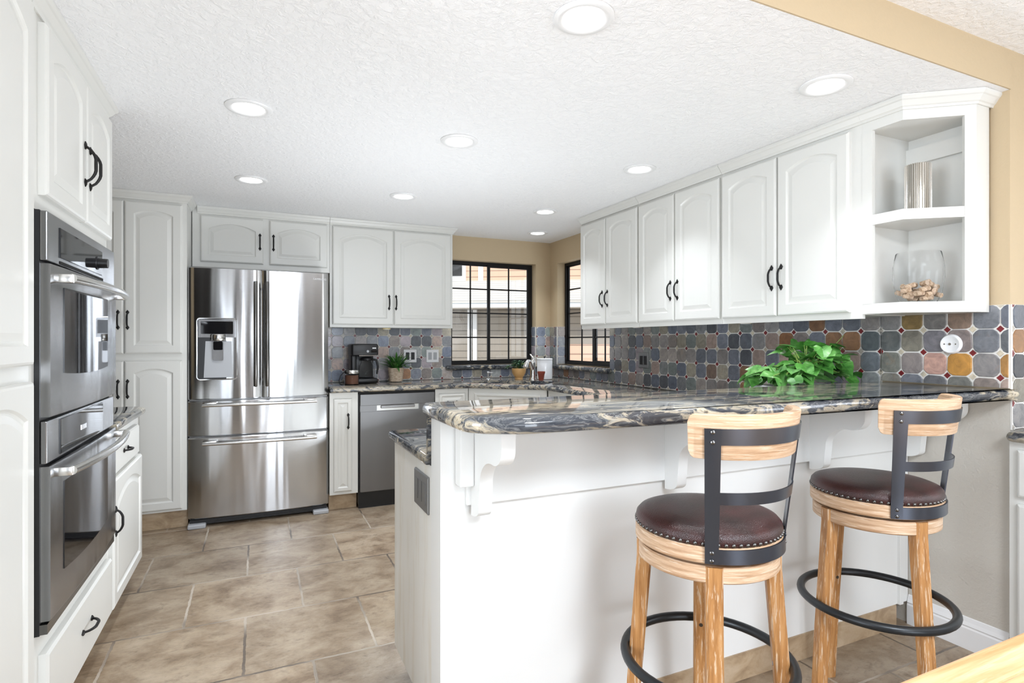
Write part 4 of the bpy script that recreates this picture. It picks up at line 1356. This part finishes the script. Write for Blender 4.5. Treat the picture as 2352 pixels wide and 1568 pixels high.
# canister, cup, soap dispenser, faucet
px, py = 2.41, 4.565
t = thing('canister', 'tall white ceramic canister with lid in the counter corner by the window', 'canister', (px, py, ZC + .0005))
obj('jar_body', lathe(bm_new(), [(.068, .001), (.071, .004), (.071, .172), (.069, .176)], (px, py, ZC), 40), M['ceramic'], t, smooth=40)
obj('lid', lathe(bm_new(), [(.073, .177), (.073, .186), (.068, .190), (.01, .191)], (px, py, ZC), 40), M['ceramic'], t, smooth=40)
b = bm_new(); lathe(b, [(.006, .191), (.006, .196), (.010, .201), (.010, .206), (.005, .210)], (px, py, ZC), 16)
obj('knob', b, M['blackp'], t, smooth=50)
px, py = 2.31, 4.44
b = lathe(bm_new(), [(.020, .001), (.022, .003), (.030, .055), (.034, .06), (.036, .078), (.033, .078), (.030, .058), (.02, .01), (.005, .006)], (px, py, ZC), 28)
tag(obj('terracotta_cup', b, M['terracotta'], smooth=40), 'small dark red terracotta pot beside the faucet', 'pot')
px, py = 1.905, 4.70
t = thing('soap_dispenser', 'short chrome soap pump standing behind the sink', 'soap dispenser', (px, py, ZC + .0005))
b = bm_new(); lathe(b, [(.02, .001), (.02, .006), (.009, .012), (.008, .055), (.012, .058), (.012, .07), (.006, .074)], (px, py, ZC), 18)
obj('pump', b, M['chrome'], t, smooth=50)
b = bm_new(); tube(b, [(px - .012, py - .01, ZC + .066), (px + .03, py - .035, ZC + .064)], .005, 10)
obj('spout', b, M['chrome'], t, smooth=50)
px, py = 2.255, 4.50
t = thing('faucet', 'brushed steel pull down faucet behind the corner sink', 'faucet', (px, py, ZC + .0005))
b = bm_new(); lathe(b, [(.034, .001), (.034, .004), (.028, .012), (.024, .03), (.023, .12), (.024, .15), (.026, .165), (.018, .178)], (px, py, ZC), 24)
obj('faucet_body', b, M['nickel'], t, smooth=50)
b = bm_new()
dx, dy = -.82, -.57
pts = []
for k_ in range(12):
    q = k_ / 11
    pts.append((px + dx * .135 * q, py + dy * .135 * q, ZC + .06 + .13 * math.sin(PI * (.05 + .72 * q)) - .03 * q))
tube(b, pts, [.018 - .003 * k_ / 11 for k_ in range(9)] + [.018, .021, .021], 14)
obj('spout', b, M['nickel'], t, smooth=60)
b = bm_new(); tube(b, [(px, py, ZC + .172), (px + .004, py - .006, ZC + .19), (px - .006, py + .012, ZC + .215), (px - .012, py + .03, ZC + .23)], [.016, .014, .009, .006], 12)
obj('lever', b, M['nickel'], t, smooth=60)

# pothos behind the bar
px, py = 2.34, 1.82
t = thing('potted_plant', 'large leafy green pothos spilling over the back of the bar top', 'plant', (px, py, ZC + .0005))
b = box(bm_new(), px - .26, px + .12, py - .04, py + .09, ZC + .001, 1.07, .004)
obj('pot', b, M['whitep'], t, label='white rectangular planter')
rnd = random.Random(12)
def heart(b, c, az, pitch, roll, s):
    d = Vector((math.cos(az) * math.cos(pitch), math.sin(az) * math.cos(pitch), math.sin(pitch)))
    side = Vector((-math.sin(az), math.cos(az), 0))
    up = d.cross(side) * -1
    side = (side * math.cos(roll) + up * math.sin(roll)); up = side.cross(d)
    if up.z < 0: up = -up
    prof = [(-.10, .0), (-.16, .26), (-.02, .46), (.22, .50), (.50, .38), (.78, .17), (1.0, 0)]
    mids = [b.verts.new(Vector(c) + d * s * q + up * s * (-.18 * q * q)) for q in (-.02, .02, .08, .25, .5, .78, 1.0)]
    for sg in (-1, 1):
        ed = [b.verts.new(Vector(c) + d * s * u + side * s * w_ * sg + up * s * (.16 * w_ - .18 * u * u)) for u, w_ in prof[1:-1]]
        ed = [mids[0]] + ed + [mids[-1]]
        for k_ in range(6):
            vs = [mids[k_], mids[k_ + 1], ed[k_ + 1], ed[k_]]
            u_ = []
            for q in vs:
                if q not in u_: u_.append(q)
            if len(u_) > 2:
                try: b.faces.new(u_)
                except ValueError: pass
b = bm_new(); st = bm_new()
def canopy(q):
    # (dx along the bar, z range) outline of the plant as seen from the bar side
    return
for k_ in range(150):
    q = rnd.gauss(0, 1)
    dx = max(-.34, min(.23, rnd.gauss(-.02, .135)))
    top = .175 * math.exp(-((dx - .05) / .15) ** 2)
    h_ = 1.095 + rnd.uniform(.0, 1) ** .8 * max(.05, top)
    if dx < -.2: h_ = 1.09 + rnd.uniform(0, .06)
    y_ = py + rnd.uniform(-.13, .12)
    if h_ < 1.14 and y_ < py - .1: y_ += .06
    az = math.atan2(y_ - py - .02, dx) + rnd.uniform(-.8, .8)
    heart(b, (px + dx, y_, h_), az, R(rnd.uniform(-50, 25)), R(rnd.uniform(-40, 40)), rnd.uniform(.05, .088))
    if k_ % 2 == 0:
        tube(st, [(px + dx * .3, py + .01, 1.085), (px + dx * .6, (py + y_) / 2, (1.09 + h_) / 2 + .03), (px + dx, y_, h_)], .0018, 5)
tube(st, [(px + .1, py, 1.15), (px + .16, py - .02, 1.24), (px + .20, py - .05, 1.30)], .0015, 5)
for v_ in b.verts:
    if v_.co.y < 1.70 and v_.co.z < 1.09: v_.co.z = 1.09
obj('foliage', b, M['leaf'], t, norm=False)
obj('stems', st, M['stem'], t)

# ---------------------------------------------------------------- things on the open shelf
vx, vy = 2.475, 1.405
b = bm_new()
N = 132
lps = []
for z, k in ((.001, .96), (.004, 1), (.188, 1), (.19, .97), (.188, .9), (.02, .88), (.015, .2)):
    lps.append([b.verts.new((vx + k * (.044 + (.0022 if i_ % 4 < 2 else -.0026)) * math.cos(2 * PI * i_ / N), vy + k * (.044 + (.0022 if i_ % 4 < 2 else -.0026)) * math.sin(2 * PI * i_ / N), 1.805 + z)) for i_ in range(N)])
ring_faces(b, lps)
tag(obj('ribbed_vase', b, M['ribbed']), 'shiny ribbed silver cylinder vase on the upper board of the corner shelf', 'vase')
gx, gy, gz = 2.50, 1.418, 1.4305
b = lathe(bm_new(), [(.055, .0005), (.066, .002), (.080, .04), (.090, .10), (.089, .15), (.079, .205), (.0775, .207), (.076, .205), (.086, .15), (.087, .10), (.077, .042), (.064, .006), (.01, .005)], (gx, gy, gz), 48)
tag(obj('glass_bowl', b, M['glass'], smooth=60), 'barrel shaped clear glass bowl holding wine corks on the lower shelf board', 'bowl')
rnd = random.Random(3)
cp_ = None
pos = []
tries = 0
for layer, (zz, rmax, cnt) in enumerate(((.018, .045, 9), (.036, .055, 10), (.054, .060, 10), (.072, .058, 8))):
    for k_ in range(cnt):
        for _ in range(60):
            a = rnd.uniform(0, 6.28); r_ = rmax * math.sqrt(rnd.random())
            p = Vector((gx + r_ * math.cos(a), gy + r_ * math.sin(a), gz + zz + rnd.uniform(-.002, .004)))
            if all((p - q).length > .0225 for q in pos): break
        else: continue
        pos.append(p)
        if cp_ is None:
            cp_ = obj('wine_cork', tube(bm_new(), [(0, 0, -.0185), (0, 0, -.0175), (0, 0, .0175), (0, 0, .0185)], [.0092, .010, .010, .0092], 14), M['cork'], None, smooth=40)
            q = cp_
        else:
            q = cp_.copy(); COL.objects.link(q)
        tag(q, 'one of the pale wine corks heaped in the glass bowl', 'cork', 'wine corks in the glass bowl')
        q.location = p
        rad = math.atan2(p.y - gy, p.x - gx)
        q.rotation_euler = (R(90 + rnd.uniform(-18, 18)), 0, rad + (rnd.uniform(-.5, .5) if (p - Vector((gx, gy, p.z))).length > .035 else rnd.uniform(0, 6.28)))
